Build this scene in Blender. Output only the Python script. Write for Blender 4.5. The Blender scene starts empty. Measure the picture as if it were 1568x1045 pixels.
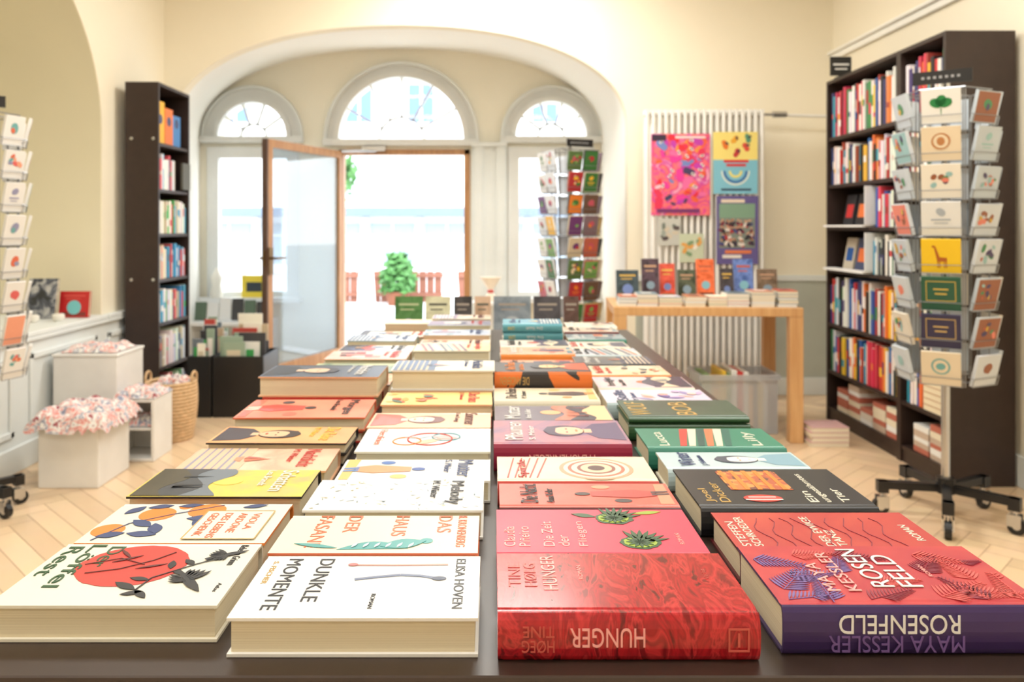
import bpy, math, random, bmesh
from mathutils import Matrix, Vector
random.seed(7)
scene=bpy.context.scene
coll=scene.collection
def c(r,g,b):
    def f(x):
        x=max(0,min(255,x))/255.0
        return x/12.92 if x<=0.04045 else ((x+0.055)/1.055)**2.4
    return (f(r),f(g),f(b),1.0)
# ---------------------------------------------------------------- materials
MATS={}
def nm(name):
    m=bpy.data.materials.new(name); m.use_nodes=True
    nt=m.node_tree; b=nt.nodes['Principled BSDF']
    return m,nt,b
def mat(name,col,rough=0.5,metal=0.0,var=0.04,scale=8,coat=0.0,spec=0.5):
    if name in MATS: return MATS[name]
    m,nt,b=nm(name)
    tc=nt.nodes.new('ShaderNodeTexCoord'); n=nt.nodes.new('ShaderNodeTexNoise'); n.inputs['Scale'].default_value=scale
    n.inputs['Detail'].default_value=4
    r=nt.nodes.new('ShaderNodeValToRGB')
    r.color_ramp.elements[0].position=0.3; r.color_ramp.elements[1].position=0.7
    r.color_ramp.elements[0].color=tuple(min(1,x*(1-var)) for x in col[:3])+(1,)
    r.color_ramp.elements[1].color=tuple(min(1,x*(1+var)) for x in col[:3])+(1,)
    nt.links.new(tc.outputs['Object'],n.inputs['Vector']); nt.links.new(n.outputs['Fac'],r.inputs['Fac'])
    nt.links.new(r.outputs['Color'],b.inputs['Base Color'])
    b.inputs['Roughness'].default_value=rough; b.inputs['Metallic'].default_value=metal
    b.inputs['Coat Weight'].default_value=coat; b.inputs['Specular IOR Level'].default_value=spec
    MATS[name]=m; return m
def vmat(name,rough=0.5,coat=0.0):
    if name in MATS: return MATS[name]
    m,nt,b=nm(name)
    a=nt.nodes.new('ShaderNodeAttribute'); a.attribute_name='Col'
    nt.links.new(a.outputs['Color'],b.inputs['Base Color'])
    b.inputs['Roughness'].default_value=rough; b.inputs['Coat Weight'].default_value=coat
    MATS[name]=m; return m
def art(name,cols,kind='noise',scale=14,seed=0,rough=0.4,dist=0.6,stretch=(1,1,1),interp='LINEAR'):
    if name in MATS: return MATS[name]
    m,nt,b=nm(name); L=nt.links.new
    tc=nt.nodes.new('ShaderNodeTexCoord'); mp=nt.nodes.new('ShaderNodeMapping')
    mp.inputs['Location'].default_value=(seed*1.7,seed*.9,seed*.3); mp.inputs['Scale'].default_value=stretch
    mp.inputs['Rotation'].default_value=(0,0,seed*.5)
    L(tc.outputs['Object'],mp.inputs['Vector'])
    r=nt.nodes.new('ShaderNodeValToRGB'); cr=r.color_ramp; cr.interpolation=interp
    if kind=='noise':
        n=nt.nodes.new('ShaderNodeTexNoise'); n.inputs['Scale'].default_value=scale; n.inputs['Distortion'].default_value=dist; n.inputs['Detail'].default_value=4
        out=n.outputs['Fac']; lo,hi=0.34,0.66
    elif kind=='vor':
        n=nt.nodes.new('ShaderNodeTexVoronoi'); n.inputs['Scale'].default_value=scale
        sp=nt.nodes.new('ShaderNodeSeparateColor'); L(n.outputs['Color'],sp.inputs['Color']); out=sp.outputs['Red']; lo,hi=0.0,1.0
    elif kind=='wave':
        n=nt.nodes.new('ShaderNodeTexWave'); n.inputs['Scale'].default_value=scale; n.inputs['Distortion'].default_value=dist*6; n.inputs['Detail'].default_value=1
        n.inputs['Detail Scale'].default_value=.6
        out=n.outputs['Fac']; lo,hi=0.0,0.95
    L(mp.outputs['Vector'],n.inputs['Vector'])
    while len(cr.elements)<len(cols): cr.elements.new(0.5)
    for i,cc in enumerate(cols):
        cr.elements[i].position=lo+(hi-lo)*i/len(cols) if interp=='CONSTANT' else lo+(hi-lo)*i/max(1,len(cols)-1)
        cr.elements[i].color=cc
    L(out,r.inputs['Fac']); L(r.outputs['Color'],b.inputs['Base Color'])
    b.inputs['Roughness'].default_value=rough; b.inputs['Coat Weight'].default_value=0.15; b.inputs['Coat Roughness'].default_value=0.25
    MATS[name]=m; return m
def glassy(name,tint=(1,1,1,1),gl=0.12,extra=0.0,rough=0.02,ecol=(1,1,1,1)):
    m=bpy.data.materials.new(name); m.use_nodes=True; nt=m.node_tree; nt.nodes.clear(); L=nt.links.new
    o=nt.nodes.new('ShaderNodeOutputMaterial'); t=nt.nodes.new('ShaderNodeBsdfTransparent'); t.inputs['Color'].default_value=tint
    g=nt.nodes.new('ShaderNodeBsdfGlossy'); g.inputs['Roughness'].default_value=rough
    mx=nt.nodes.new('ShaderNodeMixShader'); mx.inputs[0].default_value=gl; L(t.outputs[0],mx.inputs[1]); L(g.outputs[0],mx.inputs[2])
    out=mx.outputs[0]
    if extra>0:
        d=nt.nodes.new('ShaderNodeBsdfDiffuse'); d.inputs['Color'].default_value=ecol
        m2=nt.nodes.new('ShaderNodeMixShader'); m2.inputs[0].default_value=extra; L(out,m2.inputs[1]); L(d.outputs[0],m2.inputs[2]); out=m2.outputs[0]
    L(out,o.inputs['Surface']); return m
# ---------------------------------------------------------------- mesh builder
class MB:
    def __init__(s): s.v=[];s.f=[];s.mi=[];s.col=[];s.mats=[]
    def m(s,mt):
        if mt not in s.mats: s.mats.append(mt)
        return s.mats.index(mt)
    def add(s,vs,fs,mt,col=(1,1,1,1),M=None):
        o=len(s.v); k=s.m(mt)
        for p in vs:
            p=Vector(p)
            if M is not None: p=M@p
            s.v.append(p)
        for f in fs: s.f.append([o+i for i in f]); s.mi.append(k); s.col.append(col)
    def box(s,x0,x1,y0,y1,z0,z1,mt,col=(1,1,1,1),M=None):
        vs=[(x0,y0,z0),(x1,y0,z0),(x1,y1,z0),(x0,y1,z0),(x0,y0,z1),(x1,y0,z1),(x1,y1,z1),(x0,y1,z1)]
        s.add(vs,[(0,3,2,1),(4,5,6,7),(0,1,5,4),(1,2,6,5),(2,3,7,6),(3,0,4,7)],mt,col,M)
    def cyl(s,p0,p1,r,mt,n=10,r2=None,col=(1,1,1,1),M=None):
        p0=Vector(p0);p1=Vector(p1);r2=r if r2 is None else r2
        d=(p1-p0).normalized(); a=d.orthogonal().normalized(); b=d.cross(a)
        vs=[]
        for k in range(n):
            t=2*math.pi*k/n; q=a*math.cos(t)+b*math.sin(t); vs.append(p0+q*r)
        for k in range(n):
            t=2*math.pi*k/n; q=a*math.cos(t)+b*math.sin(t); vs.append(p1+q*r2)
        fs=[(k,(k+1)%n,n+(k+1)%n,n+k) for k in range(n)]+[tuple(range(n-1,-1,-1)),tuple(range(n,2*n))]
        s.add(vs,fs,mt,col,M)
    def lathe(s,cx,cy,prof,mt,n=20,col=(1,1,1,1),cap=True):
        vs=[];fs=[]
        for (r,z) in prof:
            for k in range(n):
                t=2*math.pi*k/n; vs.append((cx+r*math.cos(t),cy+r*math.sin(t),z))
        for i in range(len(prof)-1):
            for k in range(n): fs.append((i*n+k,i*n+(k+1)%n,(i+1)*n+(k+1)%n,(i+1)*n+k))
        if cap: fs.append(tuple(range(n-1,-1,-1))); fs.append(tuple((len(prof)-1)*n+k for k in range(n)))
        s.add(vs,fs,mt,col)
    def torus(s,cx,cy,cz,R,r,mt,n=24,k=6,axis='Z',col=(1,1,1,1)):
        vs=[];fs=[]
        for i in range(n):
            a=2*math.pi*i/n
            for j in range(k):
                b=2*math.pi*j/k; rr=R+r*math.cos(b)
                if axis=='Z': vs.append((cx+rr*math.cos(a),cy+rr*math.sin(a),cz+r*math.sin(b)))
                elif axis=='Y': vs.append((cx+rr*math.cos(a),cy+r*math.sin(b),cz+rr*math.sin(a)))
                else: vs.append((cx+r*math.sin(b),cy+rr*math.cos(a),cz+rr*math.sin(a)))
        for i in range(n):
            for j in range(k): fs.append((i*k+j,((i+1)%n)*k+j,((i+1)%n)*k+(j+1)%k,i*k+(j+1)%k))
        s.add(vs,fs,mt,col)
    def arcband(s,cx,cz,r1,r2,y0,y1,a0,a1,n,mt,col=(1,1,1,1)):
        vs=[];fs=[]
        for i in range(n+1):
            a=a0+(a1-a0)*i/n; C=math.cos(a);S=math.sin(a)
            vs+= [(cx+r1*C,y0,cz+r1*S),(cx+r2*C,y0,cz+r2*S),(cx+r2*C,y1,cz+r2*S),(cx+r1*C,y1,cz+r1*S)]
        for i in range(n):
            for j in range(4):
                fs.append((4*i+j,4*i+(j+1)%4,4*i+4+(j+1)%4,4*i+4+j))
        fs.append((0,1,2,3)); fs.append((4*n+3,4*n+2,4*n+1,4*n))
        s.add(vs,fs,mt,col)
    def flat(s,pts,z,mt,col=(1,1,1,1),h=0.0003):
        n=len(pts); vs=[(p[0],p[1],z) for p in pts]+[(p[0],p[1],z+h) for p in pts]
        fs=[tuple(range(n,2*n))]+[(k,(k+1)%n,n+(k+1)%n,n+k) for k in range(n)]
        s.add(vs,fs,mt,col)
    def disc(s,x,y,z,rx,mt,ry=None,n=36,h=0.0003,jit=0,col=(1,1,1,1)):
        ry=ry or rx
        s.flat([(x+rx*(1+jit*random.uniform(-1,1))*math.cos(2*math.pi*k/n),y+ry*(1+jit*random.uniform(-1,1))*math.sin(2*math.pi*k/n)) for k in range(n)],z,mt,col,h)
    def leaf(s,x,y,z,l,w,ang,mt,h=0.0004,bend=0.0,col=(1,1,1,1)):
        pts=[];n=10
        for k in range(n+1):
            t=k/n; pts.append((l*t, w*math.sin(math.pi*t)+bend*math.sin(math.pi*t)))
        for k in range(n-1,0,-1):
            t=k/n; pts.append((l*t,-w*math.sin(math.pi*t)+bend*math.sin(math.pi*t)))
        C=math.cos(ang);S=math.sin(ang)
        s.flat([(x+p[0]*C-p[1]*S,y+p[0]*S+p[1]*C) for p in pts],z,mt,h=h,col=col)
    def stroke(s,pts,w,z,mt,h=0.0004,col=(1,1,1,1)):
        for a,b in zip(pts[:-1],pts[1:]):
            a=Vector(a);b=Vector(b);d=(b-a)
            if d.length<1e-6: continue
            d.normalize(); q=Vector((-d.y,d.x))*w/2
            s.flat([a+q,a-q,b-q,b+q][::-1],z,mt,h=h,col=col)
    def obj(s,name,parent=None,bevel=0,smooth=False,loc=None,M=None):
        me=bpy.data.meshes.new(name)
        off=Vector(loc) if loc is not None else Vector((0,0,0))
        me.from_pydata([tuple(p-off) for p in s.v],[],s.f)
        for mt in s.mats: me.materials.append(mt)
        ca=me.color_attributes.new('Col','FLOAT_COLOR','CORNER')
        for p in me.polygons:
            p.material_index=s.mi[p.index]; cc=s.col[p.index]
            for l in p.loop_indices: ca.data[l].color=cc
            p.use_smooth=smooth
        ob=bpy.data.objects.new(name,me); coll.objects.link(ob)
        if loc is not None: ob.location=off
        if M is not None: ob.matrix_basis=M
        if bevel:
            b=ob.modifiers.new('bevel','BEVEL'); b.width=bevel; b.segments=2; b.limit_method='ANGLE'
        if smooth:
            try: ob.data.set_sharp_from_angle(angle=math.radians(40))
            except Exception: pass
        if parent: par(ob,parent)
        return ob
def par(ch,p):
    ch.parent=p; ch.matrix_parent_inverse=Matrix.Translation(-p.matrix_basis.translation)
def extr(name,contours,th,mt,M):
    cu=bpy.data.curves.new(name,'CURVE'); cu.dimensions='2D'; cu.fill_mode='BOTH'; cu.extrude=th/2
    for ct in contours:
        sp=cu.splines.new('POLY'); sp.points.add(len(ct)-1)
        for i,p in enumerate(ct): sp.points[i].co=(p[0],p[1],0,1)
        sp.use_cyclic_u=True
    t=bpy.data.objects.new(name+'_tmp',cu); coll.objects.link(t)
    dg=bpy.context.evaluated_depsgraph_get(); me=bpy.data.meshes.new_from_object(t.evaluated_get(dg))
    bpy.data.objects.remove(t); me.name=name; me.materials.clear(); me.materials.append(mt)
    me.transform(M)
    ob=bpy.data.objects.new(name,me); coll.objects.link(ob)
    return ob
def frame(dx,dy,dz,loc):
    M=Matrix.Identity(4)
    for i in range(3):
        M[i][0]=dx[i];M[i][1]=dy[i];M[i][2]=dz[i];M[i][3]=loc[i]
    return M
MODES={'A':((0,-1,0),(1,0,0),(0,0,1)),'B':((0,1,0),(-1,0,0),(0,0,1)),'S':((-1,0,0),(0,0,-1),(0,-1,0)),'F':((1,0,0),(0,0,1),(0,-1,0))}
TXT={}
def tmesh(body):
    if body not in TXT:
        cu=bpy.data.curves.new('t','FONT'); cu.body=body; cu.size=1; cu.extrude=0.01; cu.resolution_u=4
        t=bpy.data.objects.new('t',cu); coll.objects.link(t)
        dg=bpy.context.evaluated_depsgraph_get(); me=bpy.data.meshes.new_from_object(t.evaluated_get(dg))
        bpy.data.objects.remove(t)
        xs=[v.co.x for v in me.vertices]; ys=[v.co.y for v in me.vertices]
        x0,x1,y0,y1=min(xs),max(xs),min(ys),max(ys)
        for v in me.vertices: v.co.x=(v.co.x-x0)/(x1-x0); v.co.y=(v.co.y-y0)/(y1-y0); v.co.z*=0.03
        TXT[body]=me
    return TXT[body]
def text(body,x,y,z,w,h,mt,mode,parent,name='title'):
    me=tmesh(body).copy(); me.name=name
    d=MODES[mode]; me.transform(frame(d[0],d[1],d[2],(x,y,z))@Matrix.Diagonal((w,h,1,1)))
    me.materials.clear(); me.materials.append(mt)
    ob=bpy.data.objects.new(name,me); coll.objects.link(ob)
    if parent: par(ob,parent)
    return ob

# ---------------------------------------------------------------- common materials
cream=mat('plaster_cream',c(247,238,216),0.85,var=0.015,scale=2)
creamw=mat('plaster_offwhite',c(250,248,240),0.85,var=0.01,scale=2)  # whitened so the window niche reveal carries bloom in its colour
greyw=mat('paint_greywhite',c(228,232,230),0.6,var=0.02)
creamshade=mat('plaster_cream_shaded',c(222,214,186),0.9,var=0.02,scale=2)  # darker cream for the left niche, its shade put into the colour
white=mat('paint_white',c(240,240,238),0.5,var=0.01)
dkbrown=mat('dark_brown_wood',c(50,36,31),0.45,var=0.12,scale=20)
tabletop=mat('table_dark_laminate',c(56,43,37),0.35,var=0.08,scale=30)
black=mat('black_plastic',c(22,22,24),0.4)
chrome=mat('chrome',c(200,202,205),0.25,metal=1.0)
wire=mat('wire_grey',c(150,152,155),0.35,metal=0.8)
V=vmat('shelf_book_paint',0.5); VC=vmat('card_paint',0.4); VB=vmat('cover_print',0.4,coat=.12)
def pages():
    m,nt,b=nm('book_pages'); L=nt.links.new
    tc=nt.nodes.new('ShaderNodeTexCoord'); mp=nt.nodes.new('ShaderNodeMapping'); mp.inputs['Scale'].default_value=(2,2,1700)
    n=nt.nodes.new('ShaderNodeTexNoise'); n.inputs['Scale'].default_value=1; n.inputs['Detail'].default_value=2
    r=nt.nodes.new('ShaderNodeValToRGB'); r.color_ramp.elements[0].position=.25; r.color_ramp.elements[1].position=.7
    r.color_ramp.elements[0].color=c(206,192,162); r.color_ramp.elements[1].color=c(232,221,194)
    L(tc.outputs['Object'],mp.inputs['Vector']);L(mp.outputs['Vector'],n.inputs['Vector']);L(n.outputs['Fac'],r.inputs['Fac']);L(r.outputs['Color'],b.inputs['Base Color'])
    b.inputs['Roughness'].default_value=.8
    return m
pagesM=pages()
def wood(name,c1,c2,scale=1,stretch=(12,12,1),rough=.45):
    m,nt,b=nm(name); L=nt.links.new
    tc=nt.nodes.new('ShaderNodeTexCoord'); mp=nt.nodes.new('ShaderNodeMapping'); mp.inputs['Scale'].default_value=stretch
    n=nt.nodes.new('ShaderNodeTexNoise'); n.inputs['Scale'].default_value=scale*3; n.inputs['Detail'].default_value=6; n.inputs['Distortion'].default_value=.4
    r=nt.nodes.new('ShaderNodeValToRGB'); r.color_ramp.elements[0].position=.3; r.color_ramp.elements[1].position=.7
    r.color_ramp.elements[0].color=c1; r.color_ramp.elements[1].color=c2
    L(tc.outputs['Object'],mp.inputs['Vector']);L(mp.outputs['Vector'],n.inputs['Vector']);L(n.outputs['Fac'],r.inputs['Fac']);L(r.outputs['Color'],b.inputs['Base Color'])
    b.inputs['Roughness'].default_value=rough; return m
oak=wood('oak_wood',c(200,150,98),c(222,178,124))
doorwood=wood('door_wood',c(160,112,72),c(196,148,100))
doordark=wood('door_edge_dark',c(74,52,42),c(100,74,58))

# ---------------------------------------------------------------- room shell
XL,XR,YB,YW,YF,ZC=-2.27,2.34,5.48,6.88,-2.5,3.1
def floor():
    mb=MB(); w=.085; n=6; g=.001
    m,nt,b=nm('parquet_oak'); L=nt.links.new
    a=nt.nodes.new('ShaderNodeAttribute'); a.attribute_name='Col'
    tc=nt.nodes.new('ShaderNodeTexCoord'); no=nt.nodes.new('ShaderNodeTexNoise'); no.inputs['Scale'].default_value=9; no.inputs['Detail'].default_value=5
    mx=nt.nodes.new('ShaderNodeMix'); mx.data_type='RGBA'; mx.blend_type='MULTIPLY'; mx.inputs[0].default_value=.10
    L(tc.outputs['Object'],no.inputs['Vector']); L(a.outputs['Color'],mx.inputs[6]); L(no.outputs['Color'],mx.inputs[7]); L(mx.outputs[2],b.inputs['Base Color'])
    b.inputs['Roughness'].default_value=.28
    R=Matrix.Rotation(math.radians(45),4,'Z')
    def pl(x0,x1,y0,y1):
        ctr=R@Vector(((x0+x1)/2*w,(y0+y1)/2*w,0))
        if not(-3<ctr.x<2.8 and -3<ctr.y<7.4): return
        k=random.uniform(-11,11)
        mb.add([(x0*w+g,y0*w+g,0),(x1*w-g,y0*w+g,0),(x1*w-g,y1*w-g,0),(x0*w+g,y1*w-g,0)],[(0,1,2,3)],m,c(230+k,200+k,163+k*.9),R)
    for k in range(-140,140):
        for q in range(-12,13):
            o=2*n*q
            pl(k+o,k+o+n,k,k+1); pl(k+n+o,k+n+1+o,k-n+1,k+1)
    base=mat('parquet_joint',c(166,128,92),.6)
    ob=mb.obj('floor'); me=ob.data
    bm=bmesh.new(); bm.from_mesh(me)
    for co,no_ in (((-2.6,0,0),(-1,0,0)),((XR,0,0),(1,0,0)),((0,YF,0),(0,-1,0)),((0,6.98,0),(0,1,0))):
        bmesh.ops.bisect_plane(bm,geom=bm.verts[:]+bm.edges[:]+bm.faces[:],plane_co=co,plane_no=no_,clear_outer=True)
    bm.to_mesh(me); bm.free()
    mb2=MB(); mb2.box(-2.6,XR,YF,6.98,-.06,-.0015,base); mb2.obj('subfloor',parent=ob)
floor()
MBK=lambda y: frame((1,0,0),(0,0,1),(0,-1,0),(0,y,0))
MLF=lambda x: frame((0,1,0),(0,0,1),(1,0,0),(x,0,0))
def arch_pts(cx,a,zs,b,e=2.0,n=48,z0=0.0):
    pts=[(cx+a,z0)]
    for k in range(n+1):
        t=math.pi*k/n; C=math.cos(t);S=math.sin(t)
        pts.append((cx+a*(abs(C)**(2/e))*(1 if C>=0 else -1), zs+b*(S**(2/e) if S>1e-9 else 0)))
    pts.append((cx-a,z0)); return pts
A1=arch_pts(-.64,1.565,1.84,.70,2.2); A2=arch_pts(-.80,1.73,1.92,.77,2.2)
cont=[(XL,0)]+[A1[-1]]+A1[::-1][1:-1]+[A1[0],(XR+.1,0),(XR+.1,ZC),(XL,ZC)]
extr('wall_back',[cont],.10,cream,MBK(YB+.05))
mb=MB(); vs=[];fs=[];n=len(A1)
for i in range(n): vs+=[(A1[i][0],YB+.001,A1[i][1]),(A2[i][0],YW,A2[i][1])]
for i in range(n-1): fs.append((2*i,2*i+1,2*i+3,2*i+2))
mb.add(vs,fs,creamw); mb.obj('wall_window_niche',smooth=True)
def semi(cx,cz,r,n=32): return [(cx+r*math.cos(math.pi*k/n),cz+r*math.sin(math.pi*k/n)) for k in range(n+1)]
holes=[semi(-2.071,1.93,.30),semi(-.79,1.906,.547),semi(.502,1.93,.31),
 [(-2.41,.55),(-1.73,.55),(-1.73,1.79),(-2.41,1.79)],[(.18,.55),(.82,.55),(.82,1.79),(.18,1.79)]]
outer=[(-2.8,0),(-1.33,0),(-1.33,1.82),(-.20,1.82),(-.20,0),(1.3,0),(1.3,ZC),(-2.8,ZC)]
nichew=mat('plaster_niche',c(248,243,226),0.85,var=0.01,scale=2)  # lighter cream, window bloom put into the plaster colour
extr('wall_window',[outer]+holes,.16,nichew,MBK(YW+.08))
la=[(4.61,.62)]
for k in range(41):
    t=math.pi*k/40; la.append((3.1+1.51*math.cos(t),1.72+1.08*math.sin(t)))
la.append((1.59,.62))
extr('wall_left',[[(YF,0),(YB+.1,0),(YB+.1,ZC),(YF,ZC)],la],.83,creamshade,MLF(XL-.415))
mb=MB(); mb.box(-3.2,-3.1,1.2,5.0,0,ZC,creamshade); mb.obj('wall_niche_back')
extr('wall_left_plaster',[[(YF,0),(YB,0),(YB,ZC),(YF,ZC)],la],.006,cream,MLF(XL+.003))
mb=MB(); mb.box(XR,XR+.1,YF,YB+.1,0,ZC,cream); mb.obj('wall_right')
mb=MB(); mb.box(-3.2,XR+.1,YF-.1,YF,0,ZC,cream); mb.obj('wall_front')
mb=MB(); mb.box(-3.2,XR+.1,YF-.1,YB+.1,ZC,ZC+.1,creamw); mb.obj('ceiling')
mb=MB(); mb.box(XR-.025,XR,YF,YB,2.29,2.33,creamw); mb.box(XR-.045,XR,YF,YB,2.33,2.35,creamw); mb.obj('trim_1',bevel=.006)
mb=MB()
mb.box(XL+.006,XL+.03,YF,YB,0,.60,greyw); mb.box(XL+.006,XL+.050,YF,YB,.60,.62,greyw); mb.box(XL+.006,XL+.045,YF,YB,0,.12,greyw)
y=YF+.1
while y<YB-.7:
    for a,b_ in ((y,y+.03),(y+.62,y+.65)): mb.box(XL+.03,XL+.042,a,b_,.17,.54,greyw)
    mb.box(XL+.03,XL+.042,y,y+.65,.17,.2,greyw); mb.box(XL+.03,XL+.042,y,y+.65,.51,.54,greyw)
    y+=.78
mb.box(XL+.006,XL+.050,4.61,YB,.62,.645,greyw)
mb.obj('trim_2',bevel=.004)
greeng=mat('wainscot_greygreen',c(186,190,178),.6)
mb=MB(); mb.box(.98,XR,YB-.02,YB,0,.78,greeng); mb.box(.98,XR,YB-.035,YB,.78,.82,greyw); mb.box(.98,XR,YB-.035,YB-.02,0,.12,greyw); mb.obj('baseboard_back',bevel=.004)
mb=MB(); mb.box(XR-.02,XR,YF,YB-.035,0,.14,greyw); mb.obj('baseboard_right',bevel=.004)
mb=MB(); mb.box(-3.1,XL+.05,1.6,4.60,.621,.645,greyw); mb.obj('trim_3',bevel=.004)

# ---------------------------------------------------------------- windows + door
clear=glassy('window_glass',gl=.04)
frm=mat('window_frame_paint',c(226,228,226),.5,var=.02)
def fan(cx,cz,ri,ro,nr):
    mb=MB(); y0=YW-.05
    mb.arcband(cx,cz,ri*.98,ri+.035,y0,YW+.03,0,math.pi,36,frm)
    mb.arcband(cx,cz,ri+.035,ro,y0+.025,YW,0,math.pi,36,frm)
    mb.arcband(cx,cz,ro-.02,ro+.008,y0,YW,0,math.pi,36,greyw)
    mb.arcband(cx,cz,ri*.34,ri*.34+.018,YW,YW+.03,0,math.pi,16,frm)
    for k in range(1,nr):
        t=math.pi*k/nr; C=math.cos(t);S=math.sin(t); q=Vector((-S,0,C))*.009
        a=Vector((cx+ri*.34*C,YW,cz+ri*.34*S)); b=Vector((cx+ri*C,YW,cz+ri*S)); d=Vector((0,.03,0))
        mb.add([a+q,a-q,b-q,b+q,a+q+d,a-q+d,b-q+d,b+q+d],[(0,1,2,3),(7,6,5,4),(0,4,5,1),(1,5,6,2),(2,6,7,3),(3,7,4,0)],frm)
    mb.box(cx-ro-.01,cx+ro+.01,y0-.02,YW,cz-.055,cz-.0,frm)
    mb.add([(p[0],YW+.04,p[1]) for p in semi(cx,cz,ri,24)],[tuple(range(25))],clear)
    return mb
w1=fan(-2.071,1.93,.30,.43,5)
def rectwin(mb,x0,x1,z0,z1):
    f=.045
    mb.box(x0-.05,x0+f,YW-.03,YW+.05,z0,z1+.05,frm); mb.box(x1-f,x1+.05,YW-.03,YW+.05,z0,z1+.05,frm)
    mb.box(x0+f,x1-f,YW-.03,YW+.05,z1-f,z1+.05,frm); mb.box(x0+f,x1-f,YW-.03,YW+.05,z0,z0+f,frm)
    mb.box(x0-.09,x1+.09,YW-.16,YW+.02,z0-.04,z0,white)
    mb.box(x0+f,x1-f,YW+.02,YW+.026,z0+f,z1-f,clear)
rectwin(w1,-2.41,-1.73,.55,1.79); w1.obj('window_1')
w2=fan(-.79,1.906,.547,.66,6); w2.obj('window_2')
w3=fan(.502,1.93,.31,.43,5); rectwin(w3,.18,.82,.55,1.79)
w3.obj('window_3')
mb=MB()
for x in (-.16,.03): mb.box(x,x+.07,YW-.07,YW,0,1.84,greyw)
mb.box(-.185,.12,YW-.045,YW,0,1.84,greyw); mb.box(-.185,.12,YW-.09,YW,1.84,1.875,greyw); mb.obj('trim_4')
mb=MB()
mb.box(-1.33,-1.29,YW-.02,YW+.1,0,1.82,doorwood); mb.box(-.25,-.20,YW-.02,YW+.1,0,1.82,doorwood); mb.box(-1.33,-.20,YW-.02,YW+.1,1.775,1.82,doorwood)
mb.box(-1.33,-.20,YW-.05,YW+.15,-.01,.012,chrome)
fr=mb.obj('door_1',bevel=.003)
hx,hy=-1.31,6.84; ex,ey=-1.674,5.83
d=Vector((ex-hx,ey-hy,0)); Ld=d.length; ang=math.atan2(d.y,d.x)
Ml=Matrix.Translation((hx,hy,0))@Matrix.Rotation(ang,4,'Z')
dglass=glassy('door_glass',tint=c(228,238,246),gl=.12,extra=.13,ecol=c(215,226,234))  # bluish diffuse share stands in for reflection haze on the leaf
mb=MB(); t=.022; z0,z1=.03,1.80
mb.box(0,.055,-t,t,z0,z1,doorwood,M=Ml); mb.box(Ld-.075,Ld-.02,-t,t,z0,z1,doorwood,M=Ml); mb.box(Ld-.02,Ld,-t,t,z0,z1,doordark,M=Ml)
mb.box(.055,Ld-.075,-t,t,z1-.06,z1,doorwood,M=Ml); mb.box(.055,Ld-.075,-t,t,z0,z0+.09,doorwood,M=Ml)
mb.box(.055,Ld-.075,-.004,.004,z0+.09,z1-.06,dglass,M=Ml)
brass=mat('aged_brass',c(120,96,66),.35,metal=.9)
for s in (-1,1):
    mb.box(Ld-.07,Ld-.015,s*t,s*(t+.008),.80,1.0,brass,M=Ml)
    mb.cyl((Ld-.04,s*t,.92),(Ld-.04,s*(t+.05),.92),.01,brass,M=Ml); mb.cyl((Ld-.045,s*(t+.05),.92),(Ld-.16,s*(t+.05),.92),.009,brass,M=Ml)
mb.box(Ld,Ld+.012,-.012,.012,.86,.98,brass,M=Ml)
lf=mb.obj('door_leaf',parent=fr,bevel=.002)
mb=MB(); mb.box(-1.12,-.92,YW-.09,YW-.03,1.80,1.84,chrome); mb.cyl((-1.0,YW-.08,1.80),(-1.25,YW-.32,1.775),.009,chrome); mb.obj('door_closer',parent=fr)

# ---------------------------------------------------------------- outside
pav=mat('street_paving',c(205,204,202),.8,var=.06,scale=3)
mb=MB(); mb.box(-40,40,6.99,70,-.32,-.12,pav); mb.obj('street_ground')
wf=mat('facade_white',c(232,234,236),.8); roofm=mat('roof_slate',c(112,128,146),.8); dgl=mat('facade_glass',c(92,128,176),.4); dgl2=mat('pavilion_glass',c(160,176,186),.5)
wf2=mat('facade_cream',c(226,227,226),.8)
mb=MB()
mb.box(-16,12,22,28,-.12,1.44,wf); mb.box(-16.5,12.5,21.3,28.5,1.44,1.68,roofm)
for k in range(18):
    x=-15.5+k*1.5; mb.box(x+.12,x+1.32,21.96,22,.15,1.25,dgl2); mb.box(x+.70,x+.76,21.93,21.99,.15,1.25,wf); mb.box(x-.1,x+.06,21.85,22,-.12,1.42,wf); mb.box(x+.12,x+1.32,21.94,21.97,.9,.95,wf)
mb.obj('street_pavilion')
mb=MB(); mb.box(-30,26,40,46,-.12,16,wf2)
for i in range(18):
    for j in range(4):
        x=-29+i*3.1; z=6.4+j*3.1; mb.box(x,x+1.2,39.9,40,z,z+1.9,dgl); mb.box(x-.15,x+1.35,39.8,40,z-.2,z,wf); mb.box(x+.55,x+.65,39.85,39.9,z,z+1.9,wf)
        mb.box(x-.5,x-.05,39.85,40,z,z+1.9,dgl if (i+j)%2 else wf)
    mb.box(x,x+1.2,39.9,40,2.6,4.4,mat('shop_blind',c(200,206,212),.8))
for j in range(4): mb.box(-30,26,39.8,40,5.5+j*3.1,5.62+j*3.1,wf)
mb.obj('street_house')
redb=mat('terrace_fence',c(140,90,72),.7)
mb=MB()
for k in range(26): mb.box(-3.2+k*.13,-3.2+k*.13+.115,13.5,13.54,-.12,.40,redb)
mb.box(-3.2,.2,13.45,13.5,.30,.36,redb); mb.box(-3.2,.2,13.45,13.5,-.02,.04,redb); mb.obj('terrace_fence')
leafm=mat('bush_leaves',c(78,128,66),.6,var=.35,scale=20); potm=mat('terracotta',c(130,78,54),.7)
mb=MB(); mb.lathe(-1.55,13.0,[(.16,-.12),(.2,.06),(.22,.08),(.22,.1)],potm)
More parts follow.
